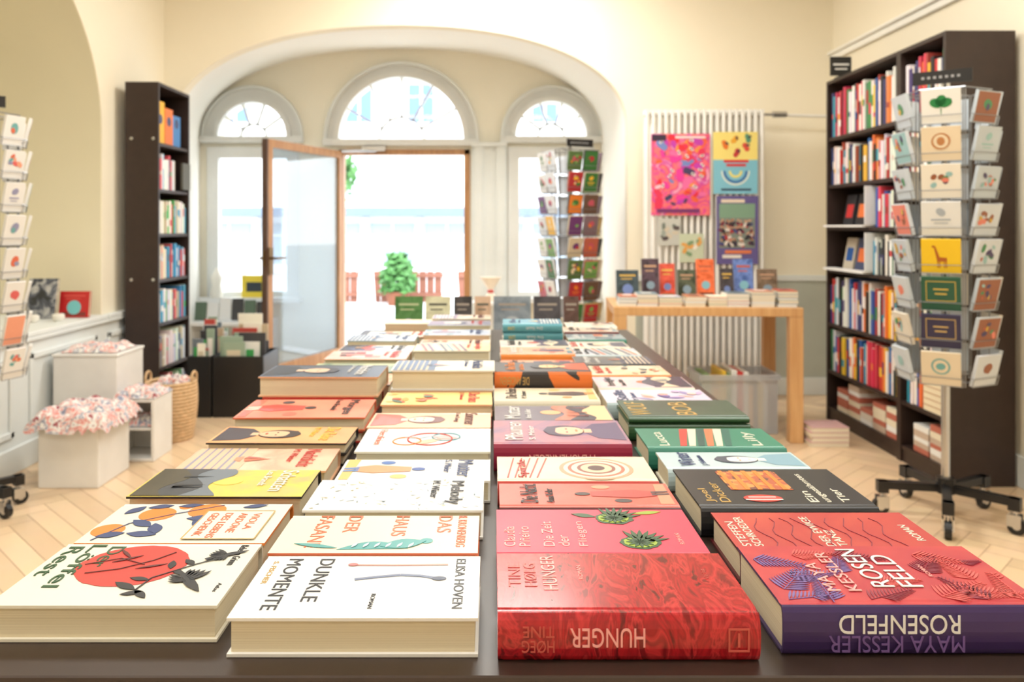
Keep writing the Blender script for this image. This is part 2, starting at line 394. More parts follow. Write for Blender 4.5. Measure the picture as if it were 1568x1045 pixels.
for k in range(420):
    z=random.uniform(.08,.72); rr=(.30*(1-(z-.25)**2*3.0)) if z<.6 else .16; t=random.uniform(0,6.28); r=rr*math.sqrt(random.random())
    p=Vector((-1.55+r*math.cos(t),13+r*math.sin(t),z)); a=Vector((random.uniform(-1,1),random.uniform(-1,1),random.uniform(-.3,1))).normalized(); b=a.orthogonal().normalized()
    l=.09; mb.add([p-a*l,p-b*l*.4,p+a*l,p+b*l*.4],[(0,1,2,3)],leafm)
mb.obj('potted_bush')
mb=MB(); mb.cyl((-3.75,17,-.12),(-3.65,17,2.0),.12,redb,r2=.08)
for k in range(900):
    t=Vector((random.gauss(0,1),random.gauss(0,1),random.gauss(0,1))).normalized()*random.random()**.4
    p=Vector((-3.65+t.x*.75,17+t.y*.8,2.3+t.z*.8)); a=Vector((random.uniform(-1,1),random.uniform(-1,1),random.uniform(-1,1))).normalized(); b=a.orthogonal().normalized()
    l=.11; mb.add([p-a*l,p-b*l*.45,p+a*l,p+b*l*.45],[(0,1,2,3)],leafm)
mb.obj('street_tree')
for (x,yy) in ((-1.75,11.0),(-.62,11.6),(-3.6,12)):
    mb=MB(); mb.cyl((x,yy,-.12),(x,yy,1.0),.02,chrome); mb.lathe(x,yy,[(.06,-.0),(.13,.05),(.10,.5),(.03,.95),(.01,1.0)],white,n=12); mb.lathe(x,yy,[(.2,-.12),(.2,-.07),(.03,-.05)],greyw); mb.obj('closed_parasol',smooth=True)

# ---------------------------------------------------------------- books
def cover_mesh(L,D,T,sp,top,spine,side,b=.0028):
    mb=MB(); h=L/2; y0=-D/2; g=.0009
    P=[(D/2,T),(y0+.013,T),(y0+.0105,T-g),(y0+.008,T-g),(y0+.004,T-.0002)]
    for k in range(7):
        a=math.pi/2+math.pi*(k+.5)/7; P.append((y0+.004+.0055*math.cos(a),T/2+(T/2-.001)*math.sin(a)))
    P+=[(y0+.004,.0002),(y0+.008,g),(y0+.0105,g),(y0+.013,0),(D/2,0)]
    Q=[(D/2,T-b),(y0+.013,T-b),(y0+.0105,T-b),(y0+.008,T-b),(y0+.0058,T-b)]
    for k in range(7):
        a=math.pi/2+math.pi*(k+.5)/7; Q.append((y0+.0055+.0035*math.cos(a),T/2+(T/2-b)*math.sin(a)))
    Q+=[(y0+.0058,b),(y0+.008,b),(y0+.0105,b),(y0+.013,b),(D/2,b)]
    n=len(P); s=-sp
    vs=[]
    for x in (-h,h):
        for p in P: vs.append((x,p[0]*s,p[1]))
        for p in Q: vs.append((x,p[0]*s,p[1]))
    def face(idx,mt): return (idx if s>0 else idx[::-1],mt)
    fl=[]
    for i in range(n-1):
        mt=top if i<4 else (spine if i<12 else side)
        fl.append(face((i,i+1,2*n+i+1,2*n+i),mt))
        fl.append(face((n+i+1,n+i,3*n+i,3*n+i+1),side))
        fl.append(face((i+1,i,n+i,n+i+1),side)); fl.append(face((2*n+i,2*n+i+1,3*n+i+1,3*n+i),side))
    fl.append(face((0,2*n,3*n,n),side)); fl.append(face((n-1,2*n-1,4*n-1,3*n-1),side))
    mb.v+= [Vector(v) for v in vs]
    for idx,mt in fl: mb.f.append(list(idx)); mb.mi.append(mb.m(mt)); mb.col.append((1,1,1,1))
    ya,yb=sorted(((y0+.006)*s,(D/2-.0035)*s))
    mb.box(-h+.003,h-.003,ya,yb,b,T-b,pagesM)
    return mb
TZ=.777
def pm(name,r,g,b,rough=.4): return mat('cv_'+name,c(r,g,b),rough,var=.02,coat=.1)
ivory=pm('ivory',230,226,210); wht=pm('white',230,229,226); ink=pm('ink',30,34,40); redc=pm('red',196,58,50); grn=pm('green',60,98,56)
orange=pm('orange',232,132,48); navy=pm('navy',50,68,116); org2=pm('org2',220,112,74); teal=pm('teal',80,160,160); pink=pm('pink',222,64,92)
pinkp=pm('pinkpale',242,170,166); deepred=pm('deepred',150,20,28); purple=pm('purple',56,36,92); lime=pm('lime',150,176,56); dgreen=pm('dgreen',40,82,48)
blk=pm('blk',24,26,32); magenta=pm('magenta',142,18,60); yel=pm('yellow',228,198,86); lblue=pm('lblue',184,206,214); peach=pm('peach',232,182,144)
tealg=pm('tealg',38,122,104); matchp=pm('matchp',214,160,150); matchb=pm('matchb',110,122,150); gold=pm('gold',196,160,90); cyan=pm('cyan',90,160,176); maroon=pm('maroon',90,22,30)
TITLES=['Sommer','Das Haus','Die Zeit','Nachtlicht','Am Fluss','Der Garten','Winter','Mutter','Heimweh','Inselglut','Die Reise','Regen','Stille','Morgen','Der Brief','Elba']
AUTH=['Anna Keller','M. Winter','Lea Brandt','J. Hofmann','P. Steiner','Eva Lang','Karl Roth','S. Meier']
def deco(b,x0,x1,y0,y1,z,sp,cols,tcol,motif,title=None,big=1.0):
    L=x1-x0; D=y1-y0
    if sp>0: W=lambda p,q:(x0+q*L,y1-p*D)
    else: W=lambda p,q:(x1-q*L,y0+.010+p*(D-.010))
    mode='A' if sp>0 else 'B'
    mb=MB(); C=[c(*q) for q in cols]
    def poly(pts,k,dz=0): mb.flat([W(*p) for p in pts],z+dz*.00018,VB,C[k%len(C)],h=.00012)
    def ell(p,q,rp,rq,k,dz=0,n=22,a0=0): poly([(p+rp*math.cos(2*math.pi*i/n+a0),q+rq*math.sin(2*math.pi*i/n+a0)) for i in range(n)],k,dz)
    R=random.uniform
    if motif=='hills':
        ell(R(.3,.7),R(.45,.55),.14,.09,0,1)
        for j in range(3):
            ph=R(0,6); top=[(.02+.96*i/16,.45-.13*j+.05*math.sin(ph+i*.45)) for i in range(17)]
            poly([(.02,.015)]+top+[(.98,.015)],j+1,2+j)
        for j in range(4):
            xx=R(.1,.9); poly([(xx-.03,.2),(xx,.38),(xx+.03,.2)],4,6)
    elif motif=='portrait':
        poly([(.1,.02),(.18,.22),(.4,.30),(.6,.30),(.82,.22),(.9,.02)],1,1)
        poly([(.42,.25),(.42,.36),(.58,.36),(.58,.25)],2,2)
        ell(.5,.46,.24,.155,3,2); ell(.5,.43,.17,.12,2,3)
        poly([(.3,.5),(.33,.58),(.5,.62),(.68,.58),(.71,.48),(.6,.52),(.45,.53)],3,4)
        ell(.43,.44,.025,.008,4,5); ell(.57,.44,.025,.008,4,5); ell(.5,.365,.045,.010,0,5)
    elif motif=='botanic':
        for j in range(9):
            p,q=R(.1,.9),R(.05,.55); a=R(0,6.28); l=R(.12,.25)
            pts=[]
            for i in range(9): t=i/8; pts.append((l*1.4*t,.05*math.sin(math.pi*t)))
            for i in range(7,0,-1): t=i/8; pts.append((l*1.4*t,-.05*math.sin(math.pi*t)))
            poly([(max(.02,min(.98,p+x*math.cos(a)-y*math.sin(a))),max(.02,min(.98,q+(x*math.sin(a)+y*math.cos(a))*.65))) for x,y in pts],j,1+j%5)
        for j in range(4): ell(R(.15,.85),R(.1,.5),.07,.045,j+2,7)
    elif motif=='blocks':
        for j in range(7):
            p,q=R(.05,.7),R(.05,.45); w,h=R(.1,.28),R(.08,.25); poly([(p,q),(p+w,q),(p+w,q+h),(p,q+h)],j,1+j)
    elif motif=='sea':
        poly([(.02,.015),(.02,.42),(.98,.42),(.98,.015)],1,1)
        for j in range(6):
            q=.06+.055*j; poly([(.02,q),(.98,q+R(-.01,.01)),(.98,q+.018),(.02,q+.014)],2,2)
        poly([(.4,.38),(.62,.38),(.57,.33),(.44,.33)],3,4); poly([(.5,.39),(.5,.58),(.62,.41)],0,4); poly([(.48,.39),(.48,.54),(.40,.41)],4,4)
    elif motif=='figure':
        ell(.5,.52,.07,.045,3,3); poly([(.4,.47),(.6,.47),(.68,.22),(.60,.10),(.40,.10),(.32,.22)],1,2)
        poly([(.42,.12),(.46,.02),(.52,.02),(.5,.12)],2,3); poly([(.52,.12),(.56,.02),(.62,.02),(.6,.12)],2,3)
        ell(.2,.3,.08,.05,0,1); ell(.82,.4,.09,.055,4,1); poly([(.05,.02),(.05,.1),(.95,.08),(.95,.02)],4,1)
    elif motif=='stripes':
        for j in range(7): q=.04+.085*j; poly([(.02,q),(.98,q+.12),(.98,q+.16),(.02,q+.045)],j,1)
    elif motif=='toile':
        for j in range(70):
            p,q=R(.04,.96),R(.03,.97); a=R(0,6.28); l=R(.03,.09)
            poly([(min(.98,max(.02,p+dx)),min(.98,max(.02,q+dy))) for dx,dy in ((0,0),(l*math.cos(a)*.7-.008,l*math.sin(a)*.5),(l*math.cos(a),l*math.sin(a)*.6),(l*math.cos(a)*.7+.012,l*math.sin(a)*.5+.008))],j,1+j%3)
    mb.obj('cover_art',parent=b)
    title=title or random.choice(TITLES)
    zt=z+.0012
    x,y=W(.10,.78); text(title,x,y,zt,.74*D,min(.11*L,.022)*big,tcol,mode,b)
    x,y=W(.10,.69); text(random.choice(AUTH),x,y,zt,.55*D,min(.05*L,.01),tcol,mode,b,'author')
def book(x0,x1,y0,y1,z,T,sp,top,spine,side=None,rot=0,name='hardcover_book',dc=None):
    side=side or spine
    mb=cover_mesh(x1-x0,(y1-y0),T,sp,top,spine,side)
    M=Matrix.Translation(((x0+x1)/2,(y0+y1)/2,z))@Matrix.Rotation(math.radians(rot),4,'Z')
    b=mb.obj(name,M=M)
    if dc: deco(b,x0,x1,y0,y1,z+T+.0001,sp,*dc)
    return b
OU='\u00f6'
# ---- column 1
b=book(-.455,-.248,.715,.858,TZ,.033,1,ivory,ivory); z=TZ+.0332
a=MB(); a.disc(-.362,.80,z,.054,redc,ry=.048,jit=.02,n=44)
a.stroke([(-.335,.742),(-.33,.77),(-.30,.80),(-.275,.82)],.0016,z+.0005,ink)
def bird(x,y_,an,s,mt=ink):
    C=math.cos(an);S=math.sin(an)
    def P(p,q): return (x+(p*C-q*S)*s,y_+(p*S+q*C)*s)
    a.flat([P(*q) for q in ((-.022,-.002),(-.034,-.006),(-.036,.002),(-.018,.004),(0,.006),(.012,.005),(.02,.003),(.027,.001),(.02,-.002),(.008,-.005),(-.008,-.005))],z+.0008,mt)
    for k in range(5): a.leaf(*P(-.004-.003*k,.002),z+.0009,.026*s*(1-.1*k),.0028*s,an+1.9+.16*k,mt)
    for k in range(4): a.leaf(*P(-.004-.003*k,-.002),z+.0009,.018*s,.0022*s,an-2.2-.16*k,mt)
bird(-.290,.760,-.9,.95); bird(-.272,.825,.5,.7)
for (x,y_,l,w,an) in ((-.335,.745,.03,.005,2.6),(-.335,.745,.024,.004,-.8),(-.33,.765,.022,.004,2.9),(-.345,.735,.02,.004,.3),(-.32,.79,.02,.004,1.8),(-.30,.80,.018,.004,2.4)):
    a.leaf(x,y_,z+.0005,l,w,an,ink)
for (x,y_,an) in ((-.385,.805,.6),(-.37,.815,2.3),(-.355,.79,.4)): a.leaf(x,y_,z+.0007,.03,.002,an,maroon)
a.stroke([(-.40,.78),(-.37,.79),(-.345,.81),(-.33,.83)],.0012,z+.0007,maroon)
a.stroke([(-.41,.80),(-.38,.815),(-.35,.80)],.001,z+.0007,maroon)
a.obj('cover_art',parent=b)
for s,x,w,y_ in (('Der',-.404,.05,.845),('L'+OU+'ffel',-.426,.10,.85),('Rest',-.448,.07,.845)): text(s,x,y_,z+.0004,w,.0155,dgreen,'A',b)
text('Rebecca Grimm',-.268,.85,z,.05,.008,ink,'A',b,'author'); text('Atlas',-.262,.76,z,.018,.004,ink,'A',b,'imprint')
b=book(-.455,-.248,.864,.990,TZ,.030,1,ivory,orange); z=TZ+.0302
a=MB()
for (x,y_,r) in ((-.40,.95,.021),(-.345,.962,.022),(-.435,.90,.018),(-.375,.975,.008)): a.disc(x,y_,z,r,orange)
for (x,y_,l,w,an) in ((-.42,.93,.035,.008,-.6),(-.39,.92,.034,.008,-1.2),(-.36,.935,.035,.009,.1),(-.44,.95,.03,.007,1.0),(-.42,.97,.03,.007,.3),(-.385,.975,.03,.006,.2),(-.35,.93,.035,.008,-.8),(-.44,.88,.03,.008,.4),(-.41,.89,.035,.008,-.1),(-.305,.972,.03,.006,.3)): a.leaf(x,y_,z+.0004,l,w,an,navy)
a.stroke([(-.44,.87),(-.42,.92),(-.38,.95),(-.33,.98)],.0016,z+.0003,navy)
a.box(-.342,-.262,.872,.958,z+.0008,z+.0012,ivory)
for x in (-.342,-.262): a.box(x-.0006,x+.0006,.872,.958,z+.0012,z+.0016,gold)
for y_ in (.872,.958): a.box(-.342,-.262,y_-.0006,y_+.0006,z+.0012,z+.0016,gold)
a.obj('cover_art',parent=b)
for s,x,w in (('VIOLA',-.284,.05),('ARDONE',-.300,.06),('DES LEBENS',-.318,.075),('GESCHENK',-.334,.07)): text(s,x,.95,z+.0014,w,.009,org2,'A',b)
YB1=art('a_yellow_dark',[c(206,190,110),c(226,202,84),c(190,176,112)],'noise',9,3,dist=1.2)
b=book(-.460,-.240,.998,1.112,TZ,.035,1,YB1,yel,blk,dc=(((240,210,90),(110,120,130),(60,66,74),(70,66,50),(40,44,50)),wht,'hills','Schatten'))
book(-.452,-.236,1.118,1.235,TZ,.030,1,art('a_peach',[c(236,196,166),c(222,170,144),c(240,212,186)],'noise',10,5),peach,rot=.8,dc=(((214,120,90),(236,190,160),(150,150,170),(206,150,120),(200,110,100)),redc,'sea'))
b=book(-.443,-.232,1.243,1.345,TZ,.018,1,ivory,blk)
b=book(-.447,-.228,1.240,1.345,TZ+.0185,.018,1,art('a_warm_dark',[c(222,150,100),c(236,180,120)],'noise',9,6),blk,rot=-.8,dc=(((200,70,50),(60,50,60),(236,190,150),(50,34,34),(90,60,60)),yel,'portrait'))
b=book(-.449,-.225,1.375,1.52,TZ,.020,1,wht,redc); b=book(-.449,-.222,1.372,1.52,TZ+.0205,.024,1,art('a_coral',[c(234,128,104),c(236,150,120)],'noise',8,8),org2,rot=.8,dc=(((60,50,60),(206,70,60),(240,210,190),(50,40,46),(236,110,90)),ink,'figure'))
b=book(-.455,-.235,1.57,1.71,TZ,.036,1,redc,redc); b=book(-.464,-.226,1.575,1.713,TZ+.0365,.040,1,art('a_slate',[c(80,90,106),c(66,74,90)],'noise',5,4),ivory,peach,rot=-.8,dc=(((236,190,140),(40,44,56),(226,190,160),(50,56,70),(200,120,90)),wht,'portrait'))
book(-.44,-.225,1.73,1.87,TZ,.03,1,art('a_g1',[c(150,80,60),c(230,190,120)],'noise',12,1),maroon)
book(-.44,-.225,1.885,2.01,TZ,.03,1,art('a_g2',[c(90,120,100),c(210,210,160)],'noise',12,2),tealg)
book(-.432,-.222,2.03,2.17,TZ,.036,1,art('a_g3',[c(236,196,186),c(236,180,166),c(236,215,200)],'noise',10,9),peach,dc=(((236,130,110),(200,90,80),(240,225,210),(120,90,100),(90,60,60)),redc,'blocks'))
book(-.43,-.225,2.19,2.31,TZ,.03,1,wht,ivory,dc=(((120,140,170),(200,90,80),(90,90,110),(60,60,70),(230,180,120)),ink,'hills')); book(-.43,-.23,2.33,2.46,TZ,.04,1,art('a_g4',[c(216,212,204),c(160,170,186),c(226,222,216)],'noise',12,3),lblue,dc=(((90,110,150),(60,80,110),(230,230,225),(200,160,120),(60,60,70)),navy,'sea'))
book(-.40,-.20,2.49,2.62,TZ,.03,1,ivory,orange,dc=(((90,110,150),(230,130,80),(230,230,225),(200,160,120),(60,60,70)),redc,'blocks')); book(-.365,-.19,2.66,2.79,TZ,.05,1,art('a_g5',[c(230,215,180),c(206,180,110)],'noise',9,4),yel,ivory)
# ---- column 2
b=book(-.231,-.013,.690,.824,TZ,.034,1,wht,wht); z=TZ+.0342
for s,x,w in (('DUNKLE',-.175,.092),('MOMENTE',-.207,.108)): text(s,x,.812,z,w,.0145,ink,'A',b)
text('ELISA HOVEN',-.037,.812,z,.105,.0095,ink,'A',b,'author'); text('S. FISCHER',-.221,.806,z,.05,.005,gold,'A',b,'imprint'); text('ROMAN',-.112,.735,z,.028,.004,ink,'A',b,'subtitle')
a=MB(); a.stroke([(-.140,.798),(-.10,.7975),(-.045,.799)],.0028,z,matchp); a.disc(-.140,.798,z+.0004,.005,pm('matchhead',200,120,120),ry=.003)
a.stroke([(-.133,.765),(-.11,.771),(-.09,.775),(-.07,.773),(-.055,.768)],.0042,z,matchb); a.disc(-.052,.767,z+.0003,.007,pm('matchburnt',70,80,104),ry=.004); a.obj('cover_art',parent=b)
cr_=pm('creamwarm',234,224,200)
b=book(-.235,-.016,.830,.942,TZ,.033,1,cr_,ivory,org2); z=TZ+.0332
for s,x,w in (('FASANE',-.213,.092),('DER',-.180,.05),('HAUS',-.125,.06),('DAS',-.075,.05)): text(s,x+.012,.936,z,w,.016,org2,'A',b)
text('B. KRONENBERG',-.04,.936,z,.09,.010,org2,'A',b,'author')
a=MB(); a.leaf(-.165,.838,z,.075,.010,.05,teal,bend=.01); a.leaf(-.12,.846,z+.0004,.05,.012,.3,teal); a.disc(-.072,.862,z,.007,teal); a.leaf(-.165,.842,z+.0004,.05,.004,2.9,teal)
for k in range(6): a.leaf(-.15+k*.012,.842,z+.0008,.014,.002,1.2,lblue)
a.obj('cover_art',parent=b)
b=book(-.228,-.012,.950,1.068,TZ,.035,1,wht,ivory,wht,dc=(((150,164,170),(196,204,206),(176,166,130),(120,140,150),(206,196,160)),blk,'toile','Melody'))
b=book(-.215,-.004,1.076,1.178,TZ,.030,1,art('a_bluewhite',[c(230,226,218),c(218,218,216)],'noise',9,7),lblue,wht,dc=(((70,110,180),(226,150,100),(90,130,190),(60,90,160),(236,190,110)),navy,'figure'))
b=book(-.212,-.004,1.19,1.333,TZ,.016,1,wht,redc); b=book(-.208,-.004,1.192,1.333,TZ+.0165,.02,1,wht,ivory); z=TZ+.0368
a=MB(); a.torus(-.10,1.262,z,.035,.0014,redc,n=36,k=5); a.torus(-.135,1.25,z,.022,.0012,orange,n=30,k=5); a.torus(-.075,1.275,z,.022,.0012,cyan,n=30,k=5); a.leaf(-.13,1.23,z,.06,.01,.6,peach); a.leaf(-.10,1.28,z,.05,.01,-.3,pinkp); a.leaf(-.14,1.27,z,.04,.008,.2,lblue); a.obj('cover_art',parent=b)
text('Herzlinien',-.185,1.32,z,.09,.012,org2,'A',b)
b=book(-.214,-.004,1.345,1.455,TZ,.034,1,art('a_peach2',[c(236,196,166),c(240,206,176)],'noise',8,11),peach,dc=(((236,150,100),(190,110,100),(240,220,200),(120,70,70),(214,120,90)),maroon,'portrait'))
b=book(-.209,-.002,1.475,1.585,TZ,.022,1,ivory,redc); b=book(-.209,-.002,1.472,1.585,TZ+.0225,.022,1,art('a_yellow2',[c(236,214,150),c(238,204,126)],'noise',8,12),ivory,peach,rot=.6,dc=(((220,90,70),(240,170,90),(200,120,90),(240,200,110),(90,120,110)),redc,'botanic'))
b=book(-.208,0.0,1.61,1.74,TZ,.042,1,ivory,peach); b=book(-.207,.003,1.612,1.735,TZ+.0425,.040,1,art('a_ivory3',[c(230,222,205),c(228,215,190)],'noise',10,13),ivory,wht,dc=(((120,130,150),(90,110,140),(200,180,150),(60,70,90),(206,120,90)),navy,'sea'))
MOT=['hills','portrait','botanic','blocks','sea','figure','stripes']
for i,(y_,T,nmx,cl,sd) in enumerate(((1.76,.03,'a_h1',[c(220,190,160),c(190,110,90)],redc),(1.90,.03,'a_h2',[c(90,120,130),c(230,220,200)],cyan),(2.08,.05,'a_h3',[c(240,204,146),c(236,216,180)],yel),(2.23,.04,'a_h4',[c(230,216,196),c(220,186,160)],org2),(2.37,.052,'a_h5',[c(140,160,190),c(215,212,208)],lblue),(2.54,.06,'a_h6',[c(80,86,116),c(160,150,160)],navy),(2.72,.06,'a_h7',[c(226,210,190),c(170,140,110)],ivory))):
    book(-.21,-.008,y_,y_+.13,TZ,T*.48,1,ivory,ivory); book(-.21,-.008,y_,y_+.13,TZ+T*.49,T*.5,1,art(nmx,cl,'noise',12,i),sd,ivory,rot=random.uniform(-.6,.6),dc=(((200,90,70),(120,90,110),(230,210,180),(60,60,80),(90,130,140)),(maroon,navy,redc)[i%3],MOT[(i*3)%7]))
# ---- column 3
RM=art('a_redmarble',[c(104,6,18),c(184,24,36),c(146,12,26),c(200,46,52),c(126,10,22)],'noise',16,2,rough=.2,dist=2.2,stretch=(2.2,.7,1))
b=book(.004,.229,.682,.810,TZ,.041,-1,RM,RM); z=TZ+.0412
OE='\u00d8'; rose=pm('rose2',196,84,74)
for s,x,w in (('TINE',.026,.050),('H'+OE+'EG',.041,.050),): text(s,x,.735,z,w,.0115,rose,'B',b,'author')
text('HUNGER',.060,.728,z,.075,.0135,pinkp,'B',b); text('ROMAN',.085,.75,z,.03,.004,pinkp,'B',b,'subtitle'); text('Verlag',.205,.75,z,.022,.005,rose,'B',b,'imprint')
text('HUNGER',.130,.6803,TZ+.030,.064,.0165,pinkp,'S',b,'spine_title'); text('TINE',.0525,.6803,TZ+.0315,.027,.0095,rose,'S',b,'spine_author'); text('H'+OE+'EG',.0525,.6803,TZ+.0195,.028,.0105,rose,'S',b,'spine_author')
a=MB(); fr2=rose
a.box(.201,.2025,.6795,.6805,TZ+.010,TZ+.030,fr2); a.box(.2175,.219,.6795,.6805,TZ+.010,TZ+.030,fr2); a.box(.2025,.2175,.6795,.6805,TZ+.0285,TZ+.030,fr2); a.box(.2025,.2175,.6795,.6805,TZ+.010,TZ+.0115,fr2); a.box(.209,.211,.6795,.6805,TZ+.014,TZ+.026,fr2); a.obj('imprint_mark',parent=b)
b=book(.004,.226,.817,.955,TZ,.034,-1,pink,pink); z=TZ+.0342
for s,x,w in (('Claudia',.024,.055),('Pi\u00f1eiro',.040,.055),('Die Zeit',.066,.07),('der',.082,.03),('Fliegen',.104,.07)): text(s,x,.845,z,w,.012,pinkp,'B',b)
text('ROMAN',.205,.85,z,.03,.005,pinkp,'B',b,'subtitle')
a=MB()
for (x,y_,r) in ((.140,.925,.022),(.158,.855,.022)):
    a.disc(x,y_,z,r,dgreen,ry=r*.8,jit=.1,n=26); a.disc(x,y_,z+.0003,r*.8,lime,ry=r*.62,jit=.06)
    for k in range(12): t=k*math.pi/6; a.leaf(x,y_,z+.0007,r*.7,r*.10,t,dgreen)
    for k in range(7): a.leaf(x,y_,z+.0002,r*1.6,r*.14,.3+k*.28,dgreen)
a.leaf(.165,.94,z,.035,.005,.2,lime); a.leaf(.12,.93,z,.03,.006,2.8,dgreen); a.obj('cover_art',parent=b)
b=book(.008,.228,.962,1.055,TZ,.033,-1,art('a_coralink',[c(218,94,80),c(226,108,92)],'noise',8,21,dist=2),maroon,dc=(((60,50,56),(190,70,66),(80,60,66),(60,46,50),(226,150,120)),ink,'figure','Die Nacht'))
b=book(.006,.222,1.062,1.178,TZ,.033,-1,art('a_rings',[c(234,218,194),c(230,212,184)],'noise',9,0),redc,ivory); z=TZ+.0332
a=MB()
for k,(r,cc) in enumerate(((.052,(206,160,130)),(.046,(234,220,200)),(.040,(196,110,90)),(.035,(234,218,196)),(.027,(150,90,80)),(.022,(226,200,170)),(.012,(90,60,60)))): a.disc(.145,1.12,z+k*.00015,r,VB,ry=r*.95,col=c(*cc),h=.0001)
for k in range(5): a.stroke([(.02+.01*k,1.08),(.03+.012*k,1.17)],.002,z,VB,col=c(190,70,60))
a.obj('cover_art',parent=b); text('Spirale',.05,1.08,z+.001,.08,.016,redc,'B',b)
b=book(.001,.212,1.212,1.362,TZ,.042,-1,art('a_plum',[c(140,108,140),c(180,118,130),c(120,98,140)],'noise',7,23,dist=1.5),magenta,dc=(((226,140,90),(90,70,110),(236,190,160),(70,50,80),(200,80,90)),wht,'portrait','Pflaumen',1.3))
text('PFLAUMENREGEN',.155,1.2098,TZ+.027,.10,.012,pinkp,'S',b,'spine_title')
b=book(.003,.212,1.375,1.50,TZ,.036,-1,art('a_sl2',[c(100,90,106),c(120,110,120)],'noise',8,24),blk,dc=(((236,170,110),(200,110,80),(60,56,70),(236,200,150),(150,90,90)),wht,'hills','Mutter',1.3))
b=book(.002,.205,1.515,1.635,TZ,.042,-1,art('a_cream5',[c(230,218,194),c(226,204,170)],'noise',8,25),ivory,dc=(((226,140,80),(60,60,66),(206,150,90),(50,46,50),(236,190,120)),ink,'figure'))
b=book(.003,.208,1.65,1.77,TZ,.030,-1,redc,ivory); b=book(.003,.205,1.65,1.77,TZ+.0305,.042,-1,art('a_dk',[c(50,46,50),c(70,60,56)],'noise',8,26),art('a_dkspine',[c(40,36,38),c(46,42,44),c(230,120,50)],'noise',5,6,interp='CONSTANT'),dc=(((230,120,50),(200,80,40),(236,190,130),(40,36,40),(90,60,50)),orange,'portrait'))
text('DIE ANDEREN',.075,1.6483,TZ+.062,.06,.016,gold,'S',b,'spine_title')
for i,(y_,T,cl,sd) in enumerate(((1.79,.03,[c(230,200,180),c(190,140,120)],blk),(1.93,.03,[c(200,110,90),c(230,190,150)],redc),(2.08,.04,[c(232,140,100),c(232,170,140)],orange),(2.22,.04,[c(220,210,190),c(190,180,180)],ivory))):
    book(.02,.215,y_,y_+.125,TZ,T,-1,art('a_i%d'%i,cl,'noise',12,30+i),sd,ivory,rot=random.uniform(-.6,.6),dc=(((200,90,70),(80,60,90),(230,210,180),(60,60,80),(90,130,140)),(wht,ink)[i%2],MOT[(i*2+1)%7]))
for k in range(3):
    b=book(.03,.21,2.40,2.53,TZ+k*.027,.0265,-1,art('a_tealcov',[c(86,156,174),c(70,136,156),c(116,176,186)],'noise',10,40),cyan,ivory,rot=(0,1,-1)[k],dc=(((226,190,90),(50,100,130),(240,240,230),(40,70,90),(200,120,80)),navy,'sea') if k==2 else None)
    text('Die Stadt',.15,2.398,TZ+k*.027+.018,.05,.008,wht,'S',b,'spine_title'); text('LUNA',.065,2.398,TZ+k*.027+.019,.02,.011,yel,'S',b,'spine_author')
# ---- column 4
b=book(.252,.484,.692,.823,TZ,.043,-1,art('a_rosecov',[c(132,44,100),c(180,44,56),c(192,58,62),c(174,40,56),c(192,62,60)],'noise',5,3,dist=.5),purple); z=TZ+.0432
a=MB(); lpk=pm('leafpink',212,88,86); lpu=pm('leafpurple',118,96,160); lpd=pm('leafplum',136,34,62)
def fern(x,y_,an,l,mt,n=13):
    C=math.cos(an);S=math.sin(an)
    inb=lambda X,Y: .254<X<.482 and .70<Y<.821
    if not inb(x+l*C,y_+l*S): l*=.6
    if inb(x+l*C,y_+l*S): a.stroke([(x,y_),(x+l*C,y_+l*S)],.001,z,mt)
    for k in range(n):
        t=k/n; q=l*.38*(1-t*.75)
        for s in (-1,1):
            X=x+l*t*C;Y=y_+l*t*S
            if inb(X+q*math.cos(an+s*.95),Y+q*math.sin(an+s*.95)) and inb(X,Y): a.leaf(X,Y,z+.0002,q,q*.06,an+s*.95,mt)
for args in ((.265,.725,.9,.06,lpu),(.258,.79,-.3,.05,lpu),(.300,.70,1.5,.05,lpu),(.262,.705,.2,.05,lpu),(.40,.71,.5,.06,lpk),(.45,.745,1.8,.05,lpk),(.42,.80,-.4,.05,lpk),(.335,.705,.4,.05,lpd),(.44,.705,2.0,.05,lpd),(.30,.80,.1,.045,lpk),(.47,.70,1.5,.06,lpk),(.34,.80,-.2,.05,lpd),(.28,.75,.2,.05,lpu),(.41,.76,.9,.05,lpd),(.36,.74,.1,.04,lpk),(.33,.76,1.2,.04,lpu),(.46,.78,.3,.04,lpd),(.43,.72,-.1,.05,lpk)): fern(*args)
a.obj('cover_art',parent=b)
for s,x,w in (('MAYA',.315,.06),('KESSLER',.334,.085),): text(s,x,.720,z+.0008,w,.012,pinkp,'B',b,'author')
for s,x,w in (('ROSEN',.368,.085),('FELD',.394,.07)): text(s,x,.728,z+.0008,w,.020,wht,'B',b)
text('ROMAN',.415,.75,z+.0008,.025,.004,pinkp,'B',b,'subtitle')
lil=mat('cv_lilac',c(112,84,144),.4)
text('ROSENFELD',.405,.6902,TZ+.0365,.105,.0165,wht,'S',b,'spine_title'); text('MAYA KESSLER',.409,.6902,TZ+.0185,.118,.0145,lil,'S',b,'spine_author')
b=book(.258,.482,.830,.945,TZ,.034,-1,art('a_redor',[c(192,66,54),c(180,52,50),c(204,80,60)],'noise',6,7),maroon); z=TZ+.0342
for s,x,w in (('STEFFEN',.275,.07),('SCHROEDER',.288,.085),('DER EWIGE',.365,.085),('TANZ',.378,.045)): text(s,x,.845,z,w,.0095,ivory,'B',b)
text('ROMAN',.468,.86,z,.045,.009,ivory,'B',b,'subtitle')
a=MB()
for k in range(9): a.stroke([(.30+.017*k+.006*math.sin(j*1.1+k),.842+.012*j) for j in range(8)],.001,z,lpd)
a.obj('cover_art',parent=b)
b=book(.250,.464,.955,1.108,TZ,.036,-1,blk,blk,blk,rot=0); z=TZ+.0362
